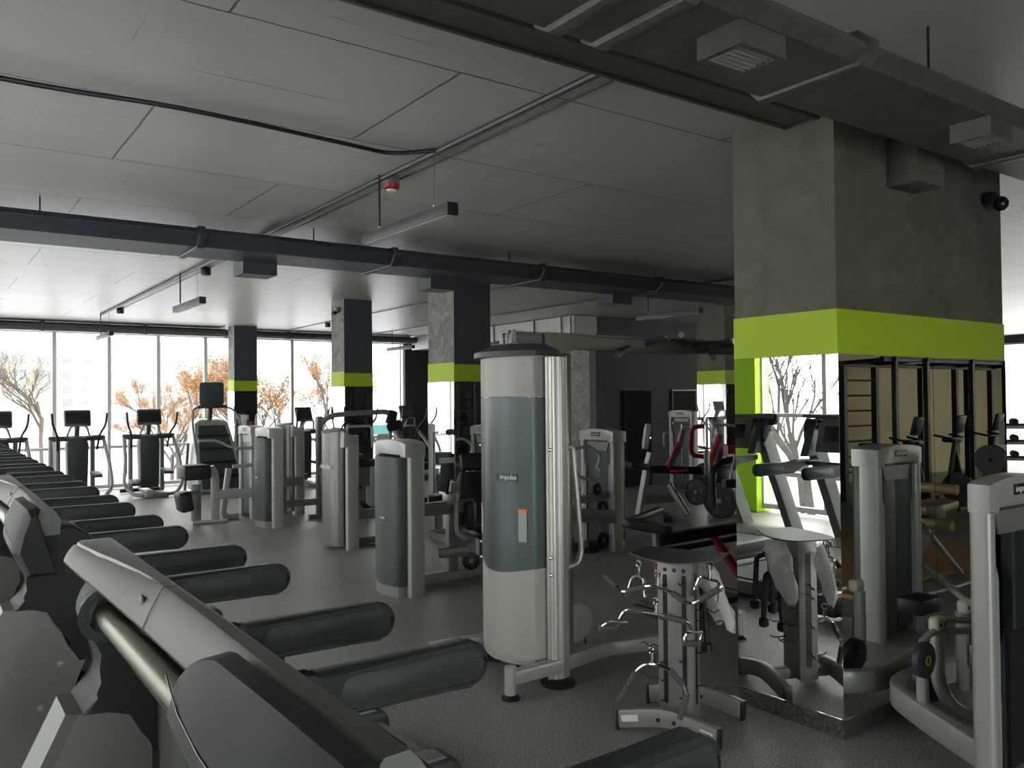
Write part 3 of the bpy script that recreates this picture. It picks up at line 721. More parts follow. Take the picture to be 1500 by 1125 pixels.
# ------------------------------------------------------------------ cable tower with overhead beam
def cable_tower(label):
    t = thing('cable_tower', label, 'cable machine', (3.285, 4.6, 0))
    arc = lambda q, off=0: [(-.04 - off - .1 * math.sin(PI * k / 14) * q, .3 - .6 * k / 14) for k in range(15)]
    def cover(name, z0, z1, m, dip=.0, q=1, off=0):
        pl = [(.1, .31), (-.02, .31)] + arc(q, off) + [(-.02, -.31), (.1, -.33)]
        b = [(x, y, z0 - dip * math.sin(PI * min(1, max(0, (.3 - y) / .6))) * (1 if x < -.02 else 0)) for x, y in pl]
        return MB().loft([b, [(x, y, z1) for x, y in pl]]).build(name, m, t)
    cover('lower_cover', .12, .76, mat('light_grey_cover', (.33, .335, .3), .45, .1), 0)
    cover('middle_cover', .75, 1.86, mat('slate_cover_sheet', (.055, .075, .08), .34, .3), .045, 1.03, .004)
    cover('upper_cover', 1.864, 2.14, mat('grey_cover_sheet', (.2, .205, .19), .4, .3), 0, 1.03, .004)
    pl = [(.16, .38)] + [(-.04 - .17 * math.sin(PI * k / 16), .38 - .72 * k / 16) for k in range(17)] + [(.16, -.34)]
    MB().loft([[(x, y, 2.13) for x, y in pl], [(x, y, 2.165) for x, y in pl], [(x * .6 + .03, y * .7, 2.215) for x, y in pl]]).build('top_lid', SLATED, t)
    for s in (-1, 1):
        pf = [(.02 + .085 + .08 * math.cos(a) * (1 + .05 * math.cos(8 * a)), s * .36 + .055 * math.sin(a) * (1 + .05 * math.cos(8 * a))) for a in [2 * PI * k / 40 for k in range(40)]]
        MB().prism(pf, 'z', .03, 2.12).build('upright_column', ALU, t)
        MB().lathe((.1, s * .36, 0), (0, 0, 1), [(.11, 0), (.115, .02), (.1, .035), (.07, .05)], 26).build('foot_disc', BLACK, t)
        MB().box((.215, s * .33, 1.1), (.05, .06, 2.1), bev=.01).build('inner_post', SATIN, t)
        for z in (1.52, .83, .72):
            MB().sph((.02, s * .4, z), .013, (1, 1, 1), 8).build('bolt', CHROME, t)
    m = MB().box((-.128, -.12, 1.335), (.008, .17, .052), (0, 0, R(17))).build('badge', SLATED, t)
    lettering('badge_lettering', 'impulse', .046, face_mx((-.126, -.14, 1.337), (.296, -.955, 0), (0, 0, 1)), WHITE, m)
    MB().box((-.1475, -.058, 1.335), (.006, .032, .036), (0, 0, R(17))).build('badge_emblem', WHITE, m)
    for y, x, rz, mm in ((.24, -.078, .42, REDST), (-.235, -.082, -.42, ORANGE)):
        w = MB().box((x, y, 1.02), (.004, .062, .2), (0, 0, -rz)).build('warning_strip', STICK, t)
        MB().box((x - .001, y, 1.12), (.004, .063, .024), (0, 0, -rz)).build('strip_head', mm, w)
    MB().box((.2, 0, .42), (.1, .3, .66)).build('weight_stack', BLACK, t)
    for s in (-1, 1): MB().cyl((.2, s * .06, .1), (.2, s * .06, 2.15), .01, seg=8).build('guide_rod', CHROME, t)
    # guards
    for y in (-.36, -.24):
        MB().tube(fillet([(.18, y, 1.53), (.24, y, 1.53), (.28, y, 1.15), (.31, y, .83), (.28, y, .76), (.16, y, .74)], .07), .019, 12).build('guard_handle', ALU, t)
    MB().prism([(.3, .2), (.42, .2), (.49, .25), (.52, .32), (.49, .41), (.42, .45), (.3, .45)], 'y', -.23, -.215, .003).build('swivel_plate', SILVER, t)
    pulley('pulley_wheel', t, (.4, -.19, .33), (0, 1, 0), .08)
    MB().tube([(.46, -.2, .26), (.47, -.21, .13)], .006, 6).build('cable', BLACK, t)
    MB().tube([(.3, -.18, .45), (.3, -.18, 2.1)], .004, 6).build('cable', BLACK, t)
    h = MB().tube(fillet([(.49, -.2, .12), (.56, -.16, .1), (.66, -.18, .09), (.66, -.26, .09), (.55, -.26, .1), (.49, -.2, .12)], .03), .018, 10).build('cable_handle', WSTICK, t)
    # base
    MB().rtube(spline([(.1, -.36, .13), (.43, -.3, .13), (.59, -.29, .13), (.77, -.34, .13), (.97, -.38, .13)]), .1, .1).build('base_rail', SILVER, t)
    MB().rtube([(.1, .36, .13), (-.4, .4, .13)], .1, .1).build('base_rail', SILVER, t)
    MB().rtube([(.1, -.38, .13), (-.3, -.39, .13)], .07, .09).build('front_beam', SILVER, t)
    MB().cyl((-.3, -.39, .02), (-.3, -.39, .2), .038).build('stub_post', SILVER, t)
    MB().lathe((-.3, -.39, 0), (0, 0, 1), [(.06, 0), (.062, .012), (.04, .03)], 20).build('stub_foot', BLACK, t)
    MB().rtube([(.12, -.33, .1), (.12, .33, .1)], .06, .05).build('cross_member', SILVERD, t)
    for y in (-.1, .12): MB().box((-.05, y, .1), (.03, .05, .09), bev=.006).build('stop_block', BLACK, t)
    return t
ct = cable_tower('tall cable tower with curved slate cover and overhead beam')
ct2 = dup(ct, (7.35, 4.6, 0), PI, 'far twin of the cable tower, standing behind the wide pier')
OLIVE = mat('grey_green_beam_paint', (.17, .178, .135), .45, .2)
b = MB().prism([(-.05, 2.2), (-.05, 2.215), (-.008, 2.225), (-.008, 2.285), (-.05, 2.295), (-.05, 2.31), (.05, 2.31), (.05, 2.295), (.008, 2.285), (.008, 2.225), (.05, 2.215), (.05, 2.2)], 'x', -.05, 4.05)
bo = b.build('overhead_beam', OLIVE, ct)
MB().box((2.0, 0, 2.255), (4.1, .07, .1), bev=.01).build('beam_web', OLIVE, bo)
for sx in (1, -1):
    X = lambda x: x if sx == 1 else 3.99 - x
    MB().prism([(X(.24), 2.31), (X(.24), 1.98), (X(.32), 1.98), (X(.34), 2.08), (X(.42), 2.17), (X(.52), 2.2), (X(.52), 2.31)], 'y', -.09, -.07, .003).build('gusset_plate', OLIVE, bo)
MB().prism([(-.02, 2.32), (.0, 2.32), (.0, 2.24), (.06, 2.2), (-.1, 2.2), (-.04, 2.23), (-.03, 2.3)], 'y', -.07, .07).build('end_plate', SILVER, bo)
for p in ([(a + .075, b, c) for a, b, c in q] for q in ([(1.04, 0, 2.24), (.59, -.35, 2.15)], [(1.2, 0, 2.26), (1.1, -.35, 2.29)], [(1.66, 0, 2.28), (1.23, -.35, 2.31)], [(1.89, 0, 2.24), (1.58, -.35, 2.15)], [(1.7, 0, 2.26), (1.86, -.3, 2.29)], [(2.0, 0, 2.26), (2.5, -.35, 2.3)])):
    k = MB().tube(p, .018, 10).build('chin_up_handle', SLATE, bo)
    e = V(p[1]); d = (V(p[1]) - V(p[0])).normalized()
    MB().cyl(e - d * .01, e + d * .008, .024, seg=14).build('handle_end_cap', CHROME, k)

# ------------------------------------------------------------------ accessory rack
RACKM = mat('rack_silver_paint', (.22, .225, .21), .4, .25)
t = thing('accessory_rack', 'low silver stand hung with cable bars in front of the mirrored pier', 'accessory rack', (3.5, 3.29, 0), R(23.7))
def shrink_post():
    m = MB().box((0, 0, .5), (.13, .2, .88), bev=.008)
    return m.build('post', RACKM, t)
po = shrink_post()
for y in (-.055, .055): MB().prism(rrect(y - .013, y + .013, .14, .86, .012), 'x', -.0665, -.064).build('slot', BLACK, po)
for y in (-.09, .0, .09):
    MB().cyl((-.0665, y * .6, .885), (-.06, y * .6, .885), .012, seg=14).build('hole', BLACK, po)
MB().prism(rrect(-.02, .02, .14, .86, .015), 'y', -.1015, -.099).build('slot', BLACK, po)
pts = []
for i in range(13):
    q = i / 12; pts.append((-.1 - .09 * math.sin(PI * q), -.25 + .5 * q))
for i in range(13):
    q = i / 12; pts.append((.16 + .04 * math.sin(PI * q), .25 - .5 * q))
rings = [[(x, y, .945 + .015 * (abs(y) / .25) ** 2) for x, y in pts], [(x, y, .953 + .015 * (abs(y) / .25) ** 2) for x, y in pts]]
MB().loft(rings).build('top_plate', SLATED, t)
for x in (-.2, .26):
    m = MB().rtube(spline([(x, -.28, .06), (x, -.12, .095), (x, 0, .11), (x, .12, .095), (x, .28, .06)]), .05, .1, up=(0, 0, 1)).build('foot_bar', RACKM, t)
    for s in (-1, 1):
        MB().box((x, s * .285, .055), (.06, .02, .11), bev=.008).build('end_cap', BLACK, m)
        MB().cyl((x - .027, s * .045, .1), (x - .022, s * .045, .1), .012, seg=12).build('bolt', BLACK, m)
    if x < 0:
        MB().box((x - .026, .21, .08), (.002, .1, .035), (R(-12), 0, 0)).build('label_sticker', WSTICK, m)
        MB().box((x - .026, -.22, .075), (.002, .07, .03), (R(12), 0, 0)).build('label_sticker', WSTICK, m)
MB().box((.03, 0, .09), (.42, .08, .07), bev=.01).build('base_link', SILVERD, t)
for i, (y, z) in enumerate(((-.055, .82), (.055, .8), (-.055, .63), (.055, .62), (-.055, .4), (.055, .38), (.055, .28), (-.055, .2), (.055, .17))):
    MB().tube([(-.06, y, z), (-.13, y, z), (-.15, y, z + .015)], .004, 6).build('hook', BLACKM, po)
for i, z in enumerate((.66, .6, .42, .24)):
    for s in (-1, 1):
        MB().tube(spline([(.0, s * .1, z), (.02, s * .16, z + .01), (.03, s * .19, z - .008), (.04, s * .22, z + .008), (.05, s * .25, z)]), .0035, 6).build('wire_hook', BLACKM, po)
for i, z in enumerate((.82, .66, .5, .4, .3)):
    for s in (-1, 1): MB().tube([(.06, s * .055, z), (.16, s * .055, z), (.18, s * .055, z + .015)], .004, 6).build('hook', BLACKM, po)

def bar_thing(name, label, pts, grips, eye, group=None, r=.0125, fil=.04, cat='cable bar'):
    b = V(pts[len(pts) // 2])
    t = thing(name, label, cat, b, 0, group)
    P = [V(p) - b for p in pts]
    f = fillet(P, fil)
    MB().tube(f, r, 10).build('bar', CHROME, t)
    for a, c in grips:
        q = lambda s: P[int(s)].lerp(P[min(len(P) - 1, int(s) + 1)], s - int(s))
        g0, g1 = q(a), q(c)
        MB().tube([g0, g1], r * 1.55, 12).build('rubber_grip', GRIP, t)
    e = V(eye) - b
    MB().cyl(e, e + V((0, 0, .055)), .009, seg=10).build('eyelet_stem', CHROME, t)
    MB().tube([e + V((.0, .018 * math.cos(a), .068 + .018 * math.sin(a))) for a in [2 * PI * k / 14 for k in range(15)]], .005, 6).build('eyelet', CHROME, t)
    return t
bar_thing('lat_bar', 'wide chrome lat bar with grey grips, topmost on the accessory stand', [(3.16, 3.53, .85), (3.18, 3.48, .81), (3.2, 3.43, .765), (3.23, 3.36, .79), (3.26, 3.29, .82), (3.29, 3.23, .82), (3.32, 3.16, .795), (3.34, 3.1, .76), (3.36, 3.06, .75), (3.38, 3.02, .775), (3.4, 2.97, .81), (3.43, 2.91, .86)], [(0, 1.3), (2.5, 3.8), (6, 7), (9, 10.8)], (3.285, 3.24, .82), r=.011)
b2 = bar_thing('row_bar', 'chrome straight bar with hand loops, middle one on the accessory stand', [(3.19, 3.44, .62), (3.2, 3.42, .66), (3.22, 3.39, .68), (3.25, 3.32, .672), (3.28, 3.25, .67), (3.32, 3.15, .662), (3.35, 3.09, .65), (3.36, 3.06, .61)], [(2, 3), (4.5, 6)], (3.28, 3.25, .67), r=.011)
for p, q in (((3.19, 3.44, .6), (3.16, 3.51, .57)), ((3.36, 3.06, .6), (3.36, 3.07, .55))):
    c = V(p) - b2.location; d = V(q) - b2.location
    m = (c + d) / 2
    MB().tube(fillet([c, c + (d - c) * .3 + V((-.05, 0, .02)), d + V((-.06, 0, 0)), d + V((.03, -.03, -.01)), c + V((.05, -.03, 0)), c], .02), .007, 8).build('hand_loop', CHROME, b2)
    MB().cyl(d + V((-.06, 0, 0)), d + V((.03, -.03, -.01)), .017, seg=12).build('rubber_grip', GRIP, b2)
bar_thing('triceps_bar', 'chrome angled bar with long grey grips, lowest on the accessory stand', [(3.19, 3.46, .15), (3.21, 3.4, .26), (3.23, 3.36, .34), (3.25, 3.31, .39), (3.28, 3.24, .4), (3.31, 3.18, .38), (3.33, 3.14, .35), (3.35, 3.09, .28), (3.33, 3.13, .13)], [(0, 1), (1.2, 2), (5, 6.6), (7.1, 8)], (3.265, 3.27, .4), r=.011)
bar_thing('stirrup_handle', 'chrome triangle handle hanging at the right of the accessory stand', [(3.47, 3.16, .76), (3.49, 3.12, .87), (3.51, 3.07, .86), (3.53, 3.02, .85), (3.52, 3.03, .74)], [(0, .3)], (3.51, 3.07, .86), r=.008, fil=.015, cat='handle')
bar_thing('close_grip_handle', 'small chrome grip handle hanging at the left rear of the accessory stand', [(3.3, 3.5, .72), (3.31, 3.46, .83), (3.33, 3.43, .84), (3.34, 3.4, .83), (3.33, 3.38, .73)], [(0, .4)], (3.33, 3.43, .84), r=.01, fil=.02, cat='handle')
def rope(label, p):
    t = thing('triceps_rope', label, 'rope', p, 0, 'black triceps ropes on the back of the stand')
    for s in (-1, 1):
        MB().tube(fillet([(0, 0, 0), (.03, s * .05, -.02), (.03, s * .07, -.3)], .04), .017, 10).build('rope_strand', PAD, t)
        MB().lathe((.03, s * .07, -.33), (0, 0, 1), [(.02, -.03), (.032, -.02), (.032, .02), (.02, .03)], 14).build('rope_knob', BLACK, t)
    MB().tube([(0, .02 * math.cos(a), .02 + .02 * math.sin(a)) for a in [2 * PI * k / 12 for k in range(13)]], .005, 6).build('steel_ring', CHROME, t)
rope('black knobbed rope at the left in the mirror reflection of the stand', (3.64, 3.44, .83))
rope('black knobbed rope at the middle of the mirror reflection of the stand', (3.68, 3.34, .74))

def plastic_bag(label, base, pts, th, mname='bag_body'):
    t = thing('plastic_bag', label, 'plastic bag', base)
    bm = MB(); rings = []
    rnd = random.Random(3)
    for (x, y, z, w) in pts:
        ring = []
        for k in range(14):
            a = 2 * PI * k / 14; q = 1 + rnd.uniform(-.16, .16)
            sy = math.copysign(abs(math.sin(a)) ** .5, math.sin(a))
            ring.append((x + math.cos(a) * th * q + rnd.uniform(-.35, .35) * th, y + sy * w * q, z + sy * w * .35 + rnd.uniform(-.012, .012)))
        rings.append(ring)
    bm.loft(rings).build('bag_body', BAGM, t, 60)
    rings = [[(x + math.cos(2 * PI * k / 8) * th * .35, y + math.sin(2 * PI * k / 8) * w * .72, z) for k in range(8)] for x, y, z, w in pts[2:]]
    MB().loft(rings).build('folded_paper', WSTICK, t)
    return t
plastic_bag('crumpled clear plastic bag hanging at the right side of the accessory stand', (3.56, 3.06, 0), [(-.01, .03, .92, .01), (-.005, .02, .88, .03), (0, .01, .82, .055), (.01, 0, .76, .06), (.02, -.03, .7, .06), (.03, -.05, .64, .05), (.035, -.06, .58, .02)], .018)
plastic_bag('larger clear bag with papers on the mirror side of the accessory stand', (3.7, 3.3, 0), [(-.04, -.0, .93, .015), (.0, -.01, .88, .09), (0.01, -.02, .8, .1), (.02, -.04, .72, .1), (.02, -.07, .64, .09), (.02, -.1, .57, .03)], .018)

# ------------------------------------------------------------------ machine in the right foreground
t = thing('rowing_machine', 'silver and slate weight tower cut by the right picture edge, with curved base tube', 'weight machine', (4.24, 1.9, 0), -PI / 2)
tower(t, cd=.1, shroud=False)
m = MB().box((.062, -.19, .32), (.004, .07, .2)).build('warning_strip', STICK, t)
MB().box((.064, -.19, .41), (.004, .072, .025)).build('strip_head', REDST, m)
t2 = t
def W(p): return (1.9 - p[1], p[0] - 4.24, p[2])       # room point -> this machine's own axes
MB().rtube([W(p) for p in fillet([(3.97, 1.86, .2), (4.08, 2.08, .21), (4.22, 2.33, .22), (4.38, 2.54, .22), (4.66, 2.57, .22), (5.1, 2.5, .22)], .16, 6)], .07, .13).build('base_tube', SILVER, t)
MB().tube([W(p) for p in fillet([(4.36, 2.27, .62), (4.35, 2.27, .35), (4.36, 2.2, .22), (4.5, 2.05, .16)], .14, 7)], .036, 14).build('pulley_post', SILVER, t)
for p in ((4.36, 2.27, .65), (4.72, 2.3, .68)):
    m = MB().box(W(p), (.06, .1, .075), bev=.02, seg=3).build('pulley_bracket', CREAM, t)
    for s in (-1, 1): MB().cyl(W((p[0] + s * .022, p[1] - .031, p[2])), W((p[0] + s * .022, p[1] - .026, p[2])), .011, seg=12).build('bracket_bolt', BLACK, m)
o = MB().lathe(W((4.18, 2.25, .5)), (1, 0, 0), [(.08, -.02), (.09, -.015), (.09, .015), (.08, .02)], 26).build('pulley_wheel', SLATED, t)
MB().lathe(W((4.18, 2.228, .5)), (1, 0, 0), [(.024, 0), (.024, .004), (.016, .004), (.016, 0)], 20).build('yellow_ring', YELLOW, o)
MB().tube([W((4.2, 2.27, .43)), W((4.2, 2.27, .2))], .03, 12).build('pulley_stub', SILVER, t)
MB().tube([W(p) for p in fillet([(4.2, 2.27, .58), (4.3, 2.27, .62), (4.7, 2.15, .58)], .05)], .018, 10).build('link_rod', SILVER, t)
MB().tube([W(p) for p in [(4.38, 2.27, .67), (4.9, 2.1, .6)]], .018, 10).build('link_rod', SILVER, t)
MB().box(W((4.33, 2.24, .55)), (.004, .035, .016)).build('red_sticker', ORANGE, t)
MB().tube([W(p) for p in [(4.72, 2.32, .65), (4.72, 2.32, .22)]], .034, 12).build('pulley_post', SILVER, t)
MB().box(W((4.78, 2.22, .42)), (.12, .16, .12), bev=.01).build('weight_housing', SILVERD, t)
o = MB().lathe(W((4.5, 2.4, .3)), (1, 0, .2), [(.1, -.03), (.12, -.02), (.12, .02), (.1, .03)], 24).build('foot_roller', BLACK, t)

# machine beside it, outside the frame but reflected in the pier mirrors
t = thing('cable_row_machine', 'weight machine with black name plate seen in the right mirror of the wide pier', 'weight machine', (6.15, 1.62, 0), PI / 2)
tower(t)
MB().box((.28, -.3, .95), (.12, .08, .1), bev=.01).build('pivot_block', SILVERD, t)
MB().tube([(.2, -.28, .5), (.45, -.1, .44), (.75, .15, .38)], .025).build('lever_arm', SILVER, t)
MB().box((.35, .1, .3), (.2, .3, .12), bev=.03).build('seat_pad', PAD, t)

# ------------------------------------------------------------------ black and red bench by the pier
t = thing('adjustable_bench', 'black padded bench with red tubes and yellow knobs behind the accessory stand', 'bench', (5.35, 4.75, 0))
m = MB().prism(rrect(-.19, .22, -.09, .09, .08, 6), 'z', -.03, .04, .02).build('head_pad', PAD, t); m.location = (-.52, .14, .8); m.rotation_euler = (0, R(10), R(-40))
MB().rtube([(-.45, .1, .78), (-.42, .1, .45), (-.38, .1, .05)], .05, .05, .02, up=(0, 1, 0)).build('pad_post', SILVERD, t)
MB().rtube([(-.4, .12, .68), (.95, .12, .7)], .12, .09).build('main_beam', BLACKM, t)
MB().rtube([(-.4, .2, .56), (.9, .2, .58)], .05, .05).build('lower_beam', BLACKM, t)
MB().rtube([(.2, .05, .66), (.75, .05, .06)], .05, .06, up=(0, 1, 0)).build('red_strut', RED, t)
MB().rtube([(.32, .2, .66), (.87, .2, .06)], .05, .06, up=(0, 1, 0)).build('red_strut', RED, t)
MB().rtube([(-.42, .1, .6), (-.42, .1, .47)], .06, .06, up=(1, 0, 0)).build('red_sleeve', RED, t)
MB().rtube([(-.4, .1, .45), (-.25, .05, .06)], .05, .06, up=(0, 1, 0)).build('red_leg', RED, t)
for p, d in (((-.45, .05, .56), (-.07, -.04, 0)), ((.22, -.02, .52), (-.09, 0, -.005)), ((.48, .12, .52), (-.08, 0, .005))):
    MB().cyl(p, V(p) + V(d), .012, .022, 12).build('yellow_knob', YELLOW, t)
MB().rtube([(.8, -.2, .04), (.8, .5, .04)], .07, .06).build('rear_foot', BLACKM, t)
MB().rtube([(-.3, -.2, .04), (-.3, .5, .04)], .07, .06).build('front_foot', BLACKM, t)
MB().rtube([(-.3, .12, .06), (.8, .12, .06)], .06, .06).build('floor_rail', BLACKM, t)

# ------------------------------------------------------------------ plate loaded machines
def plate(t, c, ax, r=.2):
    a = V(ax).normalized()
    o = MB().lathe(V(c) - a * .02, a, [(r * .3, 0), (r * .34, .0), (r * .9, .004), (r * .93, -.006), (r, -.004), (r, .044), (r * .93, .046), (r * .9, .036), (r * .3, .04)], 28).build('weight_plate', RUBBER, t)
    u = a.orthogonal().normalized(); w = a.cross(u)
    for k in range(3):
        q = V(c) + (u * math.cos(k * 2.094) + w * math.sin(k * 2.094)) * r * .6
        MB().lathe(q - a * .028, a, [(r * .2, 0), (r * .2, .056)], 12).build('grip_opening', SLATE, o)
    MB().lathe(V(c) - a * .03, a, [(r * .14, 0), (r * .14, .06)], 12).build('hub', SILVERD, o)
    return o
t = thing('plate_loaded_press', 'black plate loaded press with red arms and grey pad, right of the open stack machine', 'plate loaded machine', (9.4, 9.1, 0), R(0))
MB().rtube([(-.75, -.1, .05), (.3, .4, .05)], .12, .08).build('floor_beam', BLACKM, t)
MB().rtube([(-.4, -.45, .05), (-.05, -.05, .05)], .12, .08).build('floor_foot', BLACKM, t)
MB().rtube([(-.35, .2, .05), (-.22, .15, .75), (-.18, .1, 1.0)], .1, .1, .2, up=(0, 1, 0)).build('grey_upright', SILVER, t)
m = MB().prism(rrect(-.09, .09, -.2, .2, .08, 6), 'x', -.04, .04, .02).build('chest_pad', SILVER, t); m.location = (-.25, .12, 1.25); m.rotation_euler = (0, R(8), R(-35))
MB().box((-.55, .1, .82), (.4, .35, .1), (0, R(8), 0), .04).build('seat_pad', PAD, t)
MB().rtube([(-.2, .1, .75), (.6, -.2, .7)], .14, .12).build('mid_beam', BLACKM, t)
MB().rtube([(.1, .0, .5), (.2, -.3, .05)], .1, .09).build('front_leg', SILVERD, t)
MB().rtube([(-.3, .15, .28), (.25, -.05, .3)], .07, .14).build('cross_brace', SILVERD, t)
MB().rtube(fillet([(.1, .1, .7), (.28, -.02, 1.0), (.34, -.1, 1.35)], .1), .1, .05, up=(0, 1, 0)).build('press_arm', SILVERD, t)
MB().rtube([(.05, -.05, .75), (.2, -.12, 1.15)], .08, .03, up=(0, 1, 0)).build('arm_plate', RED, t)
MB().rtube(fillet([(.6, -.28, 1.4), (.42, -.2, 1.38), (.38, -.2, .95), (.75, -.3, .9)], .12), .07, .05, up=(0, 1, 0)).build('red_arm', RED, t)
MB().rtube([(.62, -.3, .65), (.85, -.4, 1.25)], .1, .08, up=(0, 1, 0)).build('red_arm', RED, t)
MB().tube(fillet([(.65, -.4, 1.2), (.68, -.42, 1.42), (1.05, -.55, 1.4), (1.06, -.55, 1.22)], .06), .02).build('hand_grip', SILVER, t)
MB().tube([(.1, -.1, 1.45), (.35, -.2, 1.45)], .022).build('hand_grip', SILVER, t)
MB().tube(fillet([(.0, .0, 1.1), (.0, .0, 1.3), (.1, -.05, 1.32)], .03), .014).build('hook_handle', SILVER, t)
MB().rtube([(.6, -.3, .72), (.9, -.35, .25)], .1, .1).build('rear_leg', BLACKM, t)
MB().box((.2, -.1, .72), (.3, .2, .04), bev=.01).build('red_bracket', RED, t)
plate(t, (.3, -.38, .4), (.95, .1, 0), .2)
MB().tube([(.2, -.05, .42), (.4, -.42, .4)], .025).build('weight_horn', SILVERD, t)
t2p = thing('plate_loaded_row', 'black plate loaded machine with large weight plate low on the floor beside the pier', 'plate loaded machine', (9.75, 8.55, 0))
plate(t2p, (.03, -.22, .3), (.95, .22, .05), .27)
plate(t2p, (.3, .3, .62), (.95, .2, 0), .2)
MB().tube([(0, -.3, .3), (.3, .3, .45)], .03).build('weight_horn', SILVERD, t2p)
MB().rtube([(.0, -.05, .04), (1.5, .05, .05)], .1, .07).build('floor_beam', SILVERD, t2p)
MB().rtube([(.35, .0, .05), (.6, .3, .8), (.8, .35, 1.0)], .1, .1, .15, up=(0, 1, 0)).build('main_upright', BLACKM, t2p)
MB().prism(rrect(-.05, .05, .65, 1.05, .04), 'y', -.02, .02, .01).build('grey_guard', SILVERD, t2p)
MB().rtube([(.2, .3, .75), (1.0, .3, .72)], .12, .1).build('mid_beam', BLACKM, t2p)
MB().box((.55, .25, .6), (.4, .3, .3), bev=.06).build('weight_carriage', BLACKM, t2p)
t3 = thing('plate_loaded_leg_press', 'red framed plate loaded machine cut off by the edge of the wide pier', 'plate loaded machine', (9.7, 7.75, 0))
MB().rtube([(-.35, .1, 1.1), (.6, -.3, 1.08)], .14, .12).build('red_beam', RED, t3)
MB().rtube([(-.2, .05, 1.05), (-.3, .1, .55)], .03, .03, up=(0, 1, 0)).build('support_rod', SILVER, t3)
MB().rtube([(-.2, .0, .9), (.2, -.2, .06)], .12, .1, up=(0, 1, 0)).build('black_leg', BLACKM, t3)
MB().rtube([(-.4, .1, .62), (.7, -.3, .6)], .12, .12).build('lower_beam', BLACKM, t3)
MB().rtube(fillet([(.3, -.1, .65), (.32, -.12, 1.4), (.1, 0, 1.9), (-.25, .15, 1.92)], .2), .05, .05, up=(0, 1, 0)).build('lever_arm', BLACKM, t3)
MB().box((.35, -.15, 1.35), (.14, .2, .4), (0, R(-15), 0), .04).build('red_back_rest', RED, t3)
MB().box((.2, -.1, .75), (.35, .2, .25), bev=.05).build('red_housing', RED, t3)
MB().tube(fillet([(-.5, .2, .3), (-.55, .2, .8), (-.3, .15, .95), (.0, 0, .95)], .15), .05).build('bumper_tube', BLACK, t3)
plate(t3, (.35, -.45, .25), (.95, .1, 0), .17)
MB().rtube([(-.4, .1, .04), (.8, -.3, .04)], .1, .07).build('floor_beam', SILVERD, t3)

# weight tower in front of the windowed column at the end of the hall
t = thing('multi_press_machine', 'distant silver weight tower between the plate loaded machines and the lime column', 'weight machine', (12.3, 11.3, 0), PI)
tower(t, H=1.6)

# ------------------------------------------------------------------ ceiling services
def duct(name, label, x0, x1, y0, y1, zb, m, ch=.1, zt=CEIL - .04):
    t = thing(name, label, 'air duct', (0, 0, 0))
    pr = [(y0 + ch, zb), (y1 - ch, zb), (y1, zb + ch), (y1, zt - .05), (y1 - .06, zt), (y0 + .06, zt), (y0, zt - .05), (y0, zb + ch)]
    MB().prism(pr, 'x', x0, x1).build('duct_run', m, t)
    x = x0 + .9
    while x < x1:
        q = [(y + (.02 if y > (y0 + y1) / 2 else -.02), z + (.015 if z > zb + ch + .01 else -.015)) for y, z in pr]
        MB().prism(q, 'x', x, x + .07, .01).build('joint_collar', m, t); x += 1.9
    xs = x0 + .2
    for i in range(int((x1 - x0) / 2.3)):
        MB().cyl((xs + 1 + 2.3 * i, y0 + .12, zt - .02), (xs + 1 + 2.3 * i, y0 + .12, CEIL), .006, seg=6).build('hanger_rod', BLACKM, t)
    return t
def diffuser(label, x, y, z, m, lx=.26, ly=.2, h=.14):
    t = thing('air_diffuser', label, 'air vent', (x, y, z))
    b = MB()
    for s in (-1, 1):
        b.box((s * (lx / 2 - .012), 0, h / 2), (.024, ly, h)); b.box((0, s * (ly / 2 - .012), h / 2), (lx - .048, .024, h))
    b.build('vent_box', m, t)
    g = MB()
    for i in range(6): g.box((0, -ly / 2 + .035 + i * (ly - .07) / 5, .012), (lx - .05, .006, .022), (R(35), 0, 0))
    g.build('louvres', ALU, t)
    MB().box((0, 0, h * .7), (lx - .05, ly - .05, .01)).build('backing', BLACK, t)
    return t
DARKD = mat('dark_green_duct_wrap', (.075, .075, .06), .5, .1, noise=.15, nscale=7, bump=.2)
sd = duct('supply_duct', 'wide grey wrapped duct crossing the upper right corner over the pier', .2, 9.5, 1.8, 2.34, 3.16, DARKD, .045, 3.275)
for x in (1.8, 2.02):
    q = [(1.84, 3.135), (2.28, 3.135), (2.37, 3.19), (2.37, 3.25), (2.33, 3.29), (1.83, 3.29), (1.78, 3.25), (1.78, 3.19)]
    MB().prism(q, 'x', x, x + .075, .02).build('flange_ridge', DARKD, sd)
diffuser('square grey ceiling vent under the upper right duct', 2.44, 1.95, 3.075, DARKD, .25, .2, .085)
diffuser('second ceiling vent near the right picture edge', 4.2, 1.93, 3.07, DARKD, .22, .19, .09)
t = thing('junction_box', 'plain grey box on the pier just below the duct', 'service box', (4.735, 2.545, 3.06))
MB().box((0, 0, .14), (.29, .19, .28), bev=.006).build('box_body', PLASTER, t)
MB().cyl((0, .02, .3), (0, .02, .4), .03).build('feed_pipe', DARKD, t)
t = thing('security_camera', 'black dome camera at the right edge of the wide pier', 'security camera', (5.78, 2.6, 3.1))
MB().box((0, 0, .04), (.12, .08, .09), bev=.02).build('mount', BLACK, t)
MB().sph((0, -.06, 0), .05, (1, 1, 1)).build('lens_dome', SCREEN, t)
t = thing('security_camera', 'small camera on the top of the middle column', 'security camera', (5.62, 12.75, 3.3))
MB().box((0, 0, .04), (.07, .08, .09), bev=.02).build('mount', SILVERD, t)
MB().cyl((-.02, 0, .0), (-.09, -.03, -.03), .03).build('lens_barrel', BLACK, t)
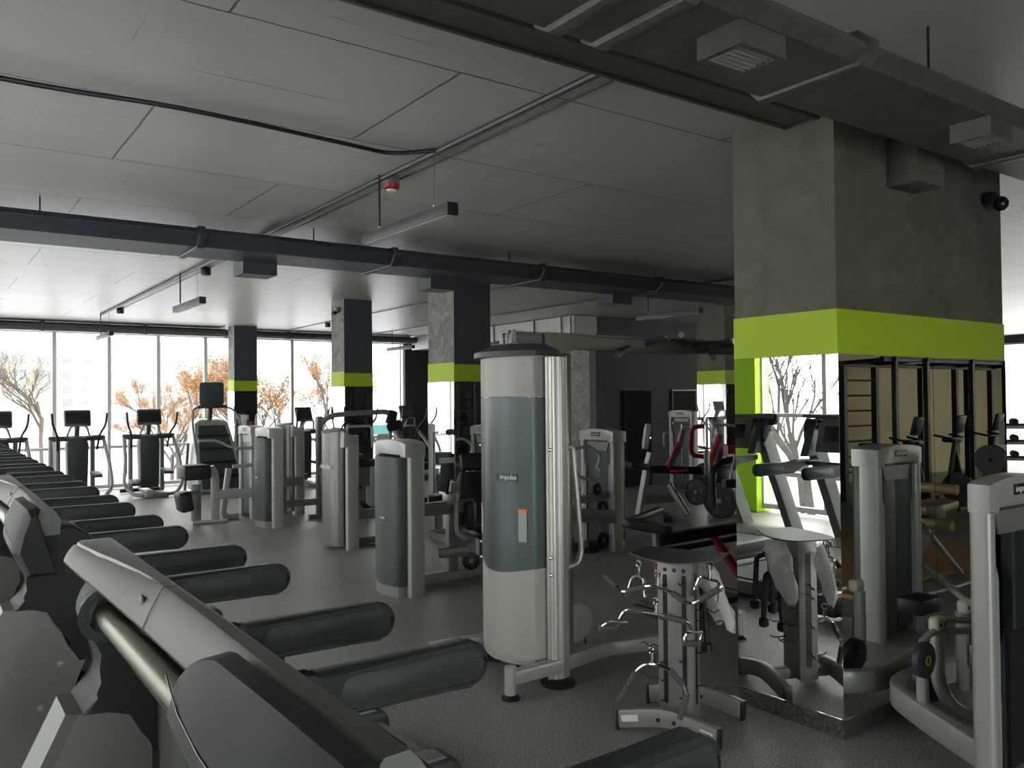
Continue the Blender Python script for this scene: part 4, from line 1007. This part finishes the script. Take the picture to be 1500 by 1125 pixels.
# cable tray
t = thing('cable_tray', 'dark cable tray running along the ceiling towards the wide pier', 'cable tray', (0, 0, 0))
for y in (2.72, 2.92): MB().rtube([(-.5, y, 3.41), (4.04, y, 3.41)], .035, .07).build('tray_rail', DARKD, t)
MB().box((1.77, 2.82, 3.395), (4.5, .18, .02)).build('tray_bed', DARKD, t)
for x in (.4, 1.3, 2.2, 3.1, 3.8): MB().box((x, 2.82, 3.455), (.04, .26, .1), bev=.005).build('tray_bracket', DARKD, t)
MB().tube([(-.5, 2.78, 3.45), (4.0, 2.78, 3.45)], .012, 6).build('cable', BLACK, t)
# middle duct
duct('middle_duct', 'long dark duct crossing the ceiling in front of the two columns', -2.7, 15.0, 7.45, 8.25, 3.22, NAVY, .1, 3.38)
for x, lb in ((2.75, 'dark square vent under the middle duct, left of the hanging lamp'), (4.85, 'dark square vent under the middle duct beside the front column'), (7.6, 'dark square vent under the middle duct right of the cable tower')):
    diffuser(lb, x, 8.22, 3.1, NAVY, .34, .3, .14)
diffuser('dark square vent under the middle duct above the chin-up handles', 10.2, 8.22, 3.1, NAVY, .34, .3, .14)
duct('window_duct', 'dark duct along the top of the window wall', -2.7, 5.6, 18.7, 19.2, 3.3, NAVY, .06)
duct('window_duct', 'dark duct along the window head right of the window column', 6.2, 11.1, 18.9, 19.3, 3.32, NAVY, .05)
t = thing('wall_duct', 'pale galvanised duct on top of the rough plaster wall', 'air duct', (0, 0, 0))
MB().box((10.85, 15.9, 3.32), (.6, 6.6, .34)).build('duct_run', GALV, t)
for y in (12.7, 13.0, 13.9, 15.4, 17.0): MB().box((10.85, y, 3.32), (.66, .05, .4), bev=.01).build('duct_flange', GALV, t)
MB().prism([(12.62, 3.1), (13.4, 3.1), (13.9, 3.16), (12.62, 3.16)], 'x', 10.62, 11.1).build('outlet', GALV, t)
# conduits
def conduit(label, pts, r=.012, m=None):
    o = MB().tube(pts, r, 8).build('conduit', m or LAMP); tag(o, label, 'conduit'); return o
conduit('grey conduit along the ceiling that the hanging lamps follow', [(2.79, y, 3.487) for y in (2.95, 6, 10, 14, 17.0)], .02)
conduit('thin wire beside the main ceiling conduit', [(2.93, y, 3.497) for y in (2.95, 4.6, 5.6, 10.5, 15.7)], .007, BLACK)
conduit('black cable crossing the ceiling from the left to the main conduit', spline([(-2.6, 4.72, 3.485), (.2, 4.84, 3.48), (1.2, 4.8, 3.485), (2.2, 4.87, 3.48), (2.55, 4.9, 3.485), (2.78, 4.7, 3.49)]), .014, BLACK)
conduit('grey conduit on the ceiling above the right hand lamp row', [(9.2, y, 3.49) for y in (7.5, 11, 14, 18.6)], .015)
conduit('thin conduit from the middle column towards the windows', [(7.0, y, 3.495) for y in (9.0, 12, 15, 18.6)], .01)
def lamp(label, x, y, L=1.25, zb=3.02, n=0):
    t = thing('hanging_lamp', label, 'ceiling lamp', (x, y, zb), 0, 'linear lamps under the ceiling')
    b = MB().box((0, 0, .045), (.075, L, .075), bev=.003).build('lamp_body', LAMP, t)
    MB().box((0, 0, .006), (.055, L - .06, .006)).build('diffuser', LAMPD, t)
    for s in (-1, 1):
        MB().box((0, s * L / 2, .045), (.078, .012, .08)).build('end_cap', BLACK, t)
        MB().cyl((0, s * .4, .08), (0, s * .4, CEIL - zb), .0015 if s < 0 else .009, seg=6).build('wire' if s < 0 else 'feed_rod', LAMP if s < 0 else BLACKM, t)
        MB().cyl((0, s * .4, .08), (0, s * .4, .11), .01, seg=8).build('clip', CHROME, t)
    return t
lamp('nearest hanging strip lamp, left of the middle columns', 2.77, 5.12)
lamp('second hanging strip lamp, above the stair climber', 2.77, 10.8)
lamp('small third strip lamp hanging in front of the window wall', 2.77, 16.5)
lamp('strip lamp hanging above the chin-up handles of the cable tower', 8.95, 8.55)
lamp('strip lamp hanging before the windows between the two columns', 9.2, 17.3)
def detector(label, x, y, red=False):
    t = thing('smoke_detector', label, 'smoke detector', (x, y, CEIL - .002))
    MB().lathe((0, 0, 0), (0, 0, -1), [(.06, 0), (.06, .05), (.05, .06)], 20).build('base', BLACK if not red else SILVERD, t)
    MB().lathe((0, 0, -.06), (0, 0, -1), [(.062, 0), (.058, .03), (.045, .04)], 20).build('head', RED if red else BLACK, t)
    if red: MB().lathe((0, 0, -.1), (0, 0, -1), [(.04, 0), (.03, .01)], 16).build('lens', WHITE, t)
detector('red and grey fire alarm on the ceiling above the nearest strip lamp', 2.86, 5.5, True)
detector('black smoke detector above the second strip lamp', 2.9, 10.5)
detector('small black smoke detector near the far windows on the left', 2.9, 15.8)
detector('black smoke detector between the two middle columns', 7.1, 16.6)
detector('dark smoke detector on the ceiling in front of the middle duct', 8.9, 6.5)

# ------------------------------------------------------------------ behind the camera, seen in the pier mirrors
t = thing('training_rig', 'black steel training rig with ladder bars, reflected in the pier mirror', 'training rig', (13.2, -3.2, 0))
for i, x in enumerate((0, 1.0, 2.6, 3.9, 4.4, 5.4)): MB().box((x, 0, 1.2), (.1, .1, 2.4)).build('upright_post', BLACKM, t)
for i in range(7): MB().tube([(0, 0, .5 + .27 * i), (1.0, 0, .5 + .27 * i)], .018, 8).build('ladder_rung', BLACKM, t)
MB().rtube([(-.3, 0, 2.4), (5.6, 0, 2.4)], .1, .08).build('top_beam', BLACKM, t)
MB().rtube([(-.3, .9, 2.45), (5.6, .9, 2.45)], .08, .08).build('top_beam', BLACKM, t)
for x in (0, 1.0, 2.6, 3.9, 5.4): MB().rtube([(x, -.1, 2.42), (x, 1.0, 2.46)], .07, .07).build('cross_beam', BLACKM, t)
for x in (0, 1.0, 2.6, 3.9, 5.4): MB().box((x, .95, 1.22), (.08, .08, 2.44)).build('upright_post', BLACKM, t)
MB().rtube([(0, 0, .62), (1.0, 0, .6)], .06, .06).build('lower_beam', BLACKM, t)
def bike(label, x, y):
    t = thing('spin_bike', label, 'exercise bike', (x, y, 0), 0, 'black spin bikes before the yellow wall')
    MB().rtube([(-.3, 0, .05), (.3, 0, .05)], .06, .06).build('rear_foot', BLACKM, t)
    MB().rtube([(-.3, 1.0, .05), (.3, 1.0, .05)], .06, .06).build('front_foot', BLACKM, t)
    MB().rtube([(0, 0, .06), (0, .5, .4), (0, 1.0, .06)], .07, .07, .1, up=(1, 0, 0)).build('frame', BLACKM, t)
    MB().lathe((-.03, .85, .35), (1, 0, 0), [(.05, 0), (.25, .0), (.25, .06), (.05, .06)], 24).build('flywheel', BLACK, t)
    MB().rtube([(0, .3, .3), (0, .15, 1.0)], .06, .06, up=(1, 0, 0)).build('seat_post', BLACKM, t)
    MB().box((0, .12, 1.05), (.2, .3, .09), bev=.04).build('saddle', BLACK, t)
    MB().rtube([(0, .7, .4), (0, .82, 1.15)], .06, .06, up=(1, 0, 0)).build('handle_post', BLACKM, t)
    MB().tube(fillet([(-.25, .6, 1.2), (-.22, .85, 1.15), (.22, .85, 1.15), (.25, .6, 1.2)], .06), .02).build('handlebar', BLACK, t)
    MB().box((0, .9, 1.38), (.26, .06, .3), (R(-15), 0, 0), .03).build('console', BLACK, t)
for x, lb in ((12.3, 'black spin bike reflected in the mirror in front of the ladder'), (13.6, 'middle black spin bike reflected in the mirror'), (14.9, 'black spin bike reflected beside the mirror joint')):
    bike(lb, x, -2.3)
t = thing('punching_bag', 'black padded punching bag with straps, reflected in the right mirror panel', 'punching bag', (13.6, .0, 0))
MB().lathe((0, 0, 0), (0, 0, 1), [(.3, .0), (.4, .08), (.42, .5), (.36, 1.3), (.26, 1.95), (.22, 2.0)], 26).build('bag_body', PAD, t)
for s in (-1, 1): MB().rtube([(s * .25, 0, .6), (s * .62, 0, 2.1)], .16, .03, up=(0, 1, 0)).build('side_strap', PAD, t)
MB().tube([(0, 0, 2.0), (0, 0, CEIL - .02)], .012).build('chain', BLACKM, t)
def rackpost(label, x, y):
    t = thing('plate_tree', label, 'weight plate rack', (x, y, 0))
    MB().box((0, 0, .04), (.5, .5, .08), bev=.01).build('base', BLACKM, t)
    for z0, z1, m in ((.08, .5, WHITE), (.5, .78, RED), (.78, .95, WHITE), (.95, 1.2, RED), (1.2, 1.3, WHITE), (1.3, 1.55, SILVERD)):
        MB().cyl((0, 0, z0), (0, 0, z1), .045 if z1 < 1.5 else .025, seg=14).build('post_section', m, t)
    for z in (.8, 1.15): MB().tube([(-.35, 0, z), (.35, 0, z)], .02).build('peg', BLACKM, t)
    for z in (.8, 1.15):
        for s in (-1, 1): MB().lathe((s * .2, 0, z), (s, 0, 0), [(.16, 0), (.16, .1)], 20).build('stored_plate', RUBBER, t)
rackpost('red and white plate tree reflected left of the mirror joint', 9.6, 1.0)
rackpost('red and white plate tree reflected right of the mirror joint', 11.9, 1.0)
t = thing('weight_bench', 'tan topped weight bench reflected low in the right mirror', 'bench', (7.9, 1.1, 0))
MB().box((0, 0, .78), (.5, .3, .08), (0, R(-4), 0), .02).build('bench_pad', mat('tan_vinyl', (.3, .22, .12), .45), t)
for x, z in ((.2, .95), (.1, .62)): MB().tube([(x - .1, -.2, z), (x - .1, .2, z)], .05, 14).build('foam_roller', mat('tan_foam', (.25, .18, .09), .5), t)
MB().rtube([(-.35, 0, .75), (.55, 0, .06)], .06, .06, up=(0, 1, 0)).build('slanted_leg', SILVERD, t)
MB().rtube([(.2, 0, .75), (-.5, 0, .06)], .06, .06, up=(0, 1, 0)).build('slanted_leg', SILVERD, t)
MB().tube([(-.7, .2, .05), (.9, .2, .05)], .03).build('floor_tube', SILVERD, t)
tag(MB().box((8.6, -.4, .02), (3.4, 2.6, .04), bev=.004).build('wooden_platform', WOOD), 'tan wooden lifting platform reflected low in the right mirror', 'platform')
tag(MB().box((9.6, -1.9, .62), (1.5, .4, 1.2), bev=.005).build('cardboard_box', mat('brown_cardboard', (.35, .26, .12), .7)), 'long brown cardboard box reflected above the mirrored weight machine', 'box')
# dumbbell racks far right
t = thing('dumbbell_rack', 'black dumbbell rack by the bright far right window', 'dumbbell rack', (19.5, 8.4, 0), R(-60))
for z in (.45, .8, 1.15): MB().box((0, 0, z), (3.0, .4, .05), (R(-12), 0, 0)).build('shelf', BLACKM, t)
for s in (-1, 1): MB().box((s * 1.45, 0, .62), (.08, .5, 1.24)).build('side_frame', BLACKM, t)
k = 0
ph = None
def dumbbell(x, z, lab):
    global ph
    p = t.matrix_basis @ V((x, -.05, z))
    if ph is None:
        ph = thing('dumbbell', lab, 'dumbbell', p, R(30), 'dumbbells on the far rack')
        for s in (-1, 1): MB().lathe((s * .07, 0, 0), (s, 0, 0), [(.06, 0), (.075, .01), (.075, .1), (.06, .11)], 14).build('weight_head', RUBBER, ph)
        MB().cyl((-.08, 0, 0), (.08, 0, 0), .016, seg=10).build('handle', CHROME, ph)
        return
    dup(ph, p, R(30), lab)
t.rotation_euler = (0, 0, R(-60)); bpy.context.view_layer.update()
for zi, z in enumerate((.45, .8, 1.15)):
    for i in range(7): dumbbell(-1.2 + .4 * i, z + .1, 'black dumbbell on the far rack, %s shelf' % ('lowest', 'middle', 'top')[zi])

# ------------------------------------------------------------------ outside
tag(MB().box((40, 150, -4.1), (700, 520, .2)).build('snow', SNOW), 'snow covered ground outside the windows', 'snow', None, 'stuff')
def block(name, label, x0, x1, y, d, z0, z1, m, cols, rows, ww, wh, side='y'):
    t = thing(name, label, 'building', (0, 0, 0))
    if side == 'y': MB().box(((x0 + x1) / 2, y + d / 2, (z0 + z1) / 2), (x1 - x0, d, z1 - z0)).build('wall', m, t)
    else: MB().box((y + d / 2, (x0 + x1) / 2, (z0 + z1) / 2), (d, x1 - x0, z1 - z0)).build('wall', m, t)
    n = 0
    for c in cols:
        for r in rows:
            b = MB()
            for dx in (-.27, .27):
                for dz in (-.24, .24):
                    cx, cz = c + dx * ww, r + dz * wh
                    if side == 'y': b.box((cx, y - .05, cz), (ww * .46, .1, wh * .42))
                    else: b.box((y - .05, cx, cz), (.1, ww * .46, wh * .42))
            b.build('window', WINM, t)
    if side == 'y': MB().box(((x0 + x1) / 2, y + d / 2, z1 + .25), (x1 - x0 + .8, d + .8, .5)).build('roof_edge', ROOFW, t)
    return t
block('apartment_building', 'long pale apartment building across the snowy street', 23, 62, 200, 14, -4, 15.5, FACADE, [26.5, 30, 34, 37.5, 41, 44.5, 47.5, 50, 54, 57, 60], (11, 7.8, 4.9, 2, -1), 1.9, 1.9)
block('apartment_wing', 'cream building wing with large windows at the left picture edge', -14, 22.5, 196, 14, -4, 18, FACADEO, [-8, 0, 7, 13.6, 17, 21.5], (11, 7.8, 4.9, 2), 2.6, 2.2)
block('city_building', 'pale building with red band beyond the far right window', 0, 60, 75, 10, -4, 20, FACADEO, [6, 12, 18, 24, 29, 32, 35, 38, 44, 50], (-.5, 3, 6.5, 10), 2.4, 2, 'x')
t = thing('low_house', 'low white house with snowy gable roof beyond the right windows', 'house', (0, 0, 0))
MB().box((52, 84, -2), (34, 10, 4)).build('wall', FACADE, t)
MB().prism([(77, 0), (84, 3.6), (91, 0)], 'x', 34, 71).build('roof', ROOFW, t)
MB().box((47, 78.95, -2.2), (1.6, .1, 2.6)).build('orange_door', FACADER, t)
tag(MB().box((33, 50, -.1), (17, .15, .6)).build('street_fence', TURQ), 'turquoise fence beyond the right windows', 'fence')

def tree(label, x, y, h, spread, seed, m, leaf=None, depth=5, z0=-4.0, group=None):
    rnd = random.Random(seed)
    t = thing('bare_tree', label, 'tree', (x, y, z0), 0, group)
    b = MB(); L = MB()
    def rec(p, d, ln, r, k):
        q = p + d * ln
        mid = p + d * ln * .5 + V((rnd.uniform(-1, 1), rnd.uniform(-1, 1), 0)) * ln * .05
        b.sweep([p, mid, q], [(r * math.cos(a), r * math.sin(a)) for a in (0, 2.1, 4.2)]) if k > 1 else b.cyl(p, q, r, r * .5, 3)
        if leaf and k <= 1:
            for _ in range(9):
                c = p.lerp(q, rnd.random()) + V((rnd.uniform(-1, 1), rnd.uniform(-1, 1), rnd.uniform(-1, 1))) * ln * .25
                e = ln * .16
                a, e2 = V((rnd.uniform(-1, 1), rnd.uniform(-1, 1), rnd.uniform(-1, 1))) * e, V((rnd.uniform(-1, 1), rnd.uniform(-1, 1), rnd.uniform(-1, 1))) * e
                vs = [L.bm.verts.new(c + w) for w in (V((0, 0, 0)), a, e2)]; L.bm.faces.new(vs)
        if k == 0: return
        for i in range(3 if k > 1 else 4):
            nd = (d + V((rnd.uniform(-1, 1), rnd.uniform(-1, 1), rnd.uniform(-.15, .6))) * spread).normalized()
            rec(p.lerp(q, rnd.uniform(.45, 1)), nd, ln * rnd.uniform(.62, .82), r * .58, k - 1)
    rec(V((0, 0, 0)), V((0, 0, 1)), h * .3, h * .014, depth)
    b.build('trunk', m, t)
    if leaf: L.build('leaves', leaf, t)
    return t
tree('large bare grey tree in front of the cream building wing', 9.9, 92, 15, .85, 4, BARK, None, 6)
tree('tree with dry orange leaves left of the stair climber', 15.2, 62, 12, .75, 11, BARK, LEAFO, 6)
tree('small orange tree just behind the stair climber', 11.9, 50, 9.5, .75, 12, BARK, LEAFO, 6)
tree('orange leaved tree right of the window column', 12.8, 36, 11.5, .7, 13, BARK, LEAFO, 6)
tree('thin orange tree between the two columns outside', 19.3, 46, 10.5, .65, 17, BARK, LEAFO, 6)
tree('bare tree behind the low house, left one', 53, 96, 12, .75, 21, BARK, None, 6)
tree('bare tree behind the low house, right one', 60, 98, 12, .75, 22, BARK, None, 6)
for i, (x, y, h) in enumerate(((-13, 12, 11), (-16, 17, 12.5), (-12, 22, 11), (-19, 9, 13), (-15, 5, 11), (-20, 26, 14))):
    tree('bare tree outside the side windows, seen in the pier mirror, %s' % ('second nearest', 'tallest beside the pillar', 'towards the street', 'with wide crown', 'nearest to the camera', 'furthest down the street')[i], x, y, h, .6, 30 + i, BARKD)
t = thing('street_lamp', 'thin street lamp in front of the pale apartment building', 'street lamp', (20.5, 70, -4))
MB().tube(fillet([(0, 0, 0), (0, 0, 8.2), (-1.2, 0, 8.5)], .5), .07, 6).build('pole', FRAMEM, t)
MB().box((-1.3, 0, 8.5), (.6, .2, .12)).build('lamp_head', FRAMEM, t)

# ------------------------------------------------------------------ light, camera
w = bpy.data.worlds.new('overcast_sky'); SC.world = w; w.use_nodes = True
bg = w.node_tree.nodes['Background']; bg.inputs['Color'].default_value = (1, 1, .975, 1); bg.inputs['Strength'].default_value = WS
def portal(name, loc, rot, sx, sy):
    l = bpy.data.lights.new(name, 'AREA'); l.shape = 'RECTANGLE'; l.size = sx; l.size_y = sy; l.cycles.is_portal = True
    o = bpy.data.objects.new(name, l); COL.objects.link(o); o.location = loc; o.rotation_euler = rot
portal('window_portal_back', (3.8, FY1 + .3, 1.7), (R(-90), 0, 0), 13.4, 3.4)
portal('window_portal_side', (LW - .2, 9.4, 1.7), (0, R(-90), 0), 3.3, 20.2)
portal('window_portal_front', (.2, FY0 - .3, 1.35), (R(90), 0, 0), 6.1, 2.6)  # portal over the added rear window
portal('window_portal_right', (FX1 + .3, 6.7, 1.7), (0, R(90), 0), 3.3, 13.6)

cam = bpy.data.cameras.new('camera'); cam.sensor_width = 36; cam.lens = 29.225; cam.clip_start = .02; cam.clip_end = 2000
co = bpy.data.objects.new('camera', cam); COL.objects.link(co)
r0, r1, r2 = V((.812786, -.58248229, -.00965908)), V((-.00261913, -.02023384, .99979184)), V((.58255648, .81259152, .01797138))
m = Matrix((r0, r1, -r2)).transposed().to_4x4(); m.translation = (0, 0, 1.85)
co.matrix_world = m
SC.camera = co
SC.view_settings.view_transform = 'Standard'; SC.view_settings.look = 'None'; SC.view_settings.gamma = 1
SC.view_settings.use_curve_mapping = False
SC.view_settings.exposure = EXPO
SC.cycles.max_bounces = 8; SC.cycles.diffuse_bounces = 5; SC.cycles.glossy_bounces = 5; SC.cycles.transparent_max_bounces = 16
SC.cycles.sample_clamp_indirect = 6
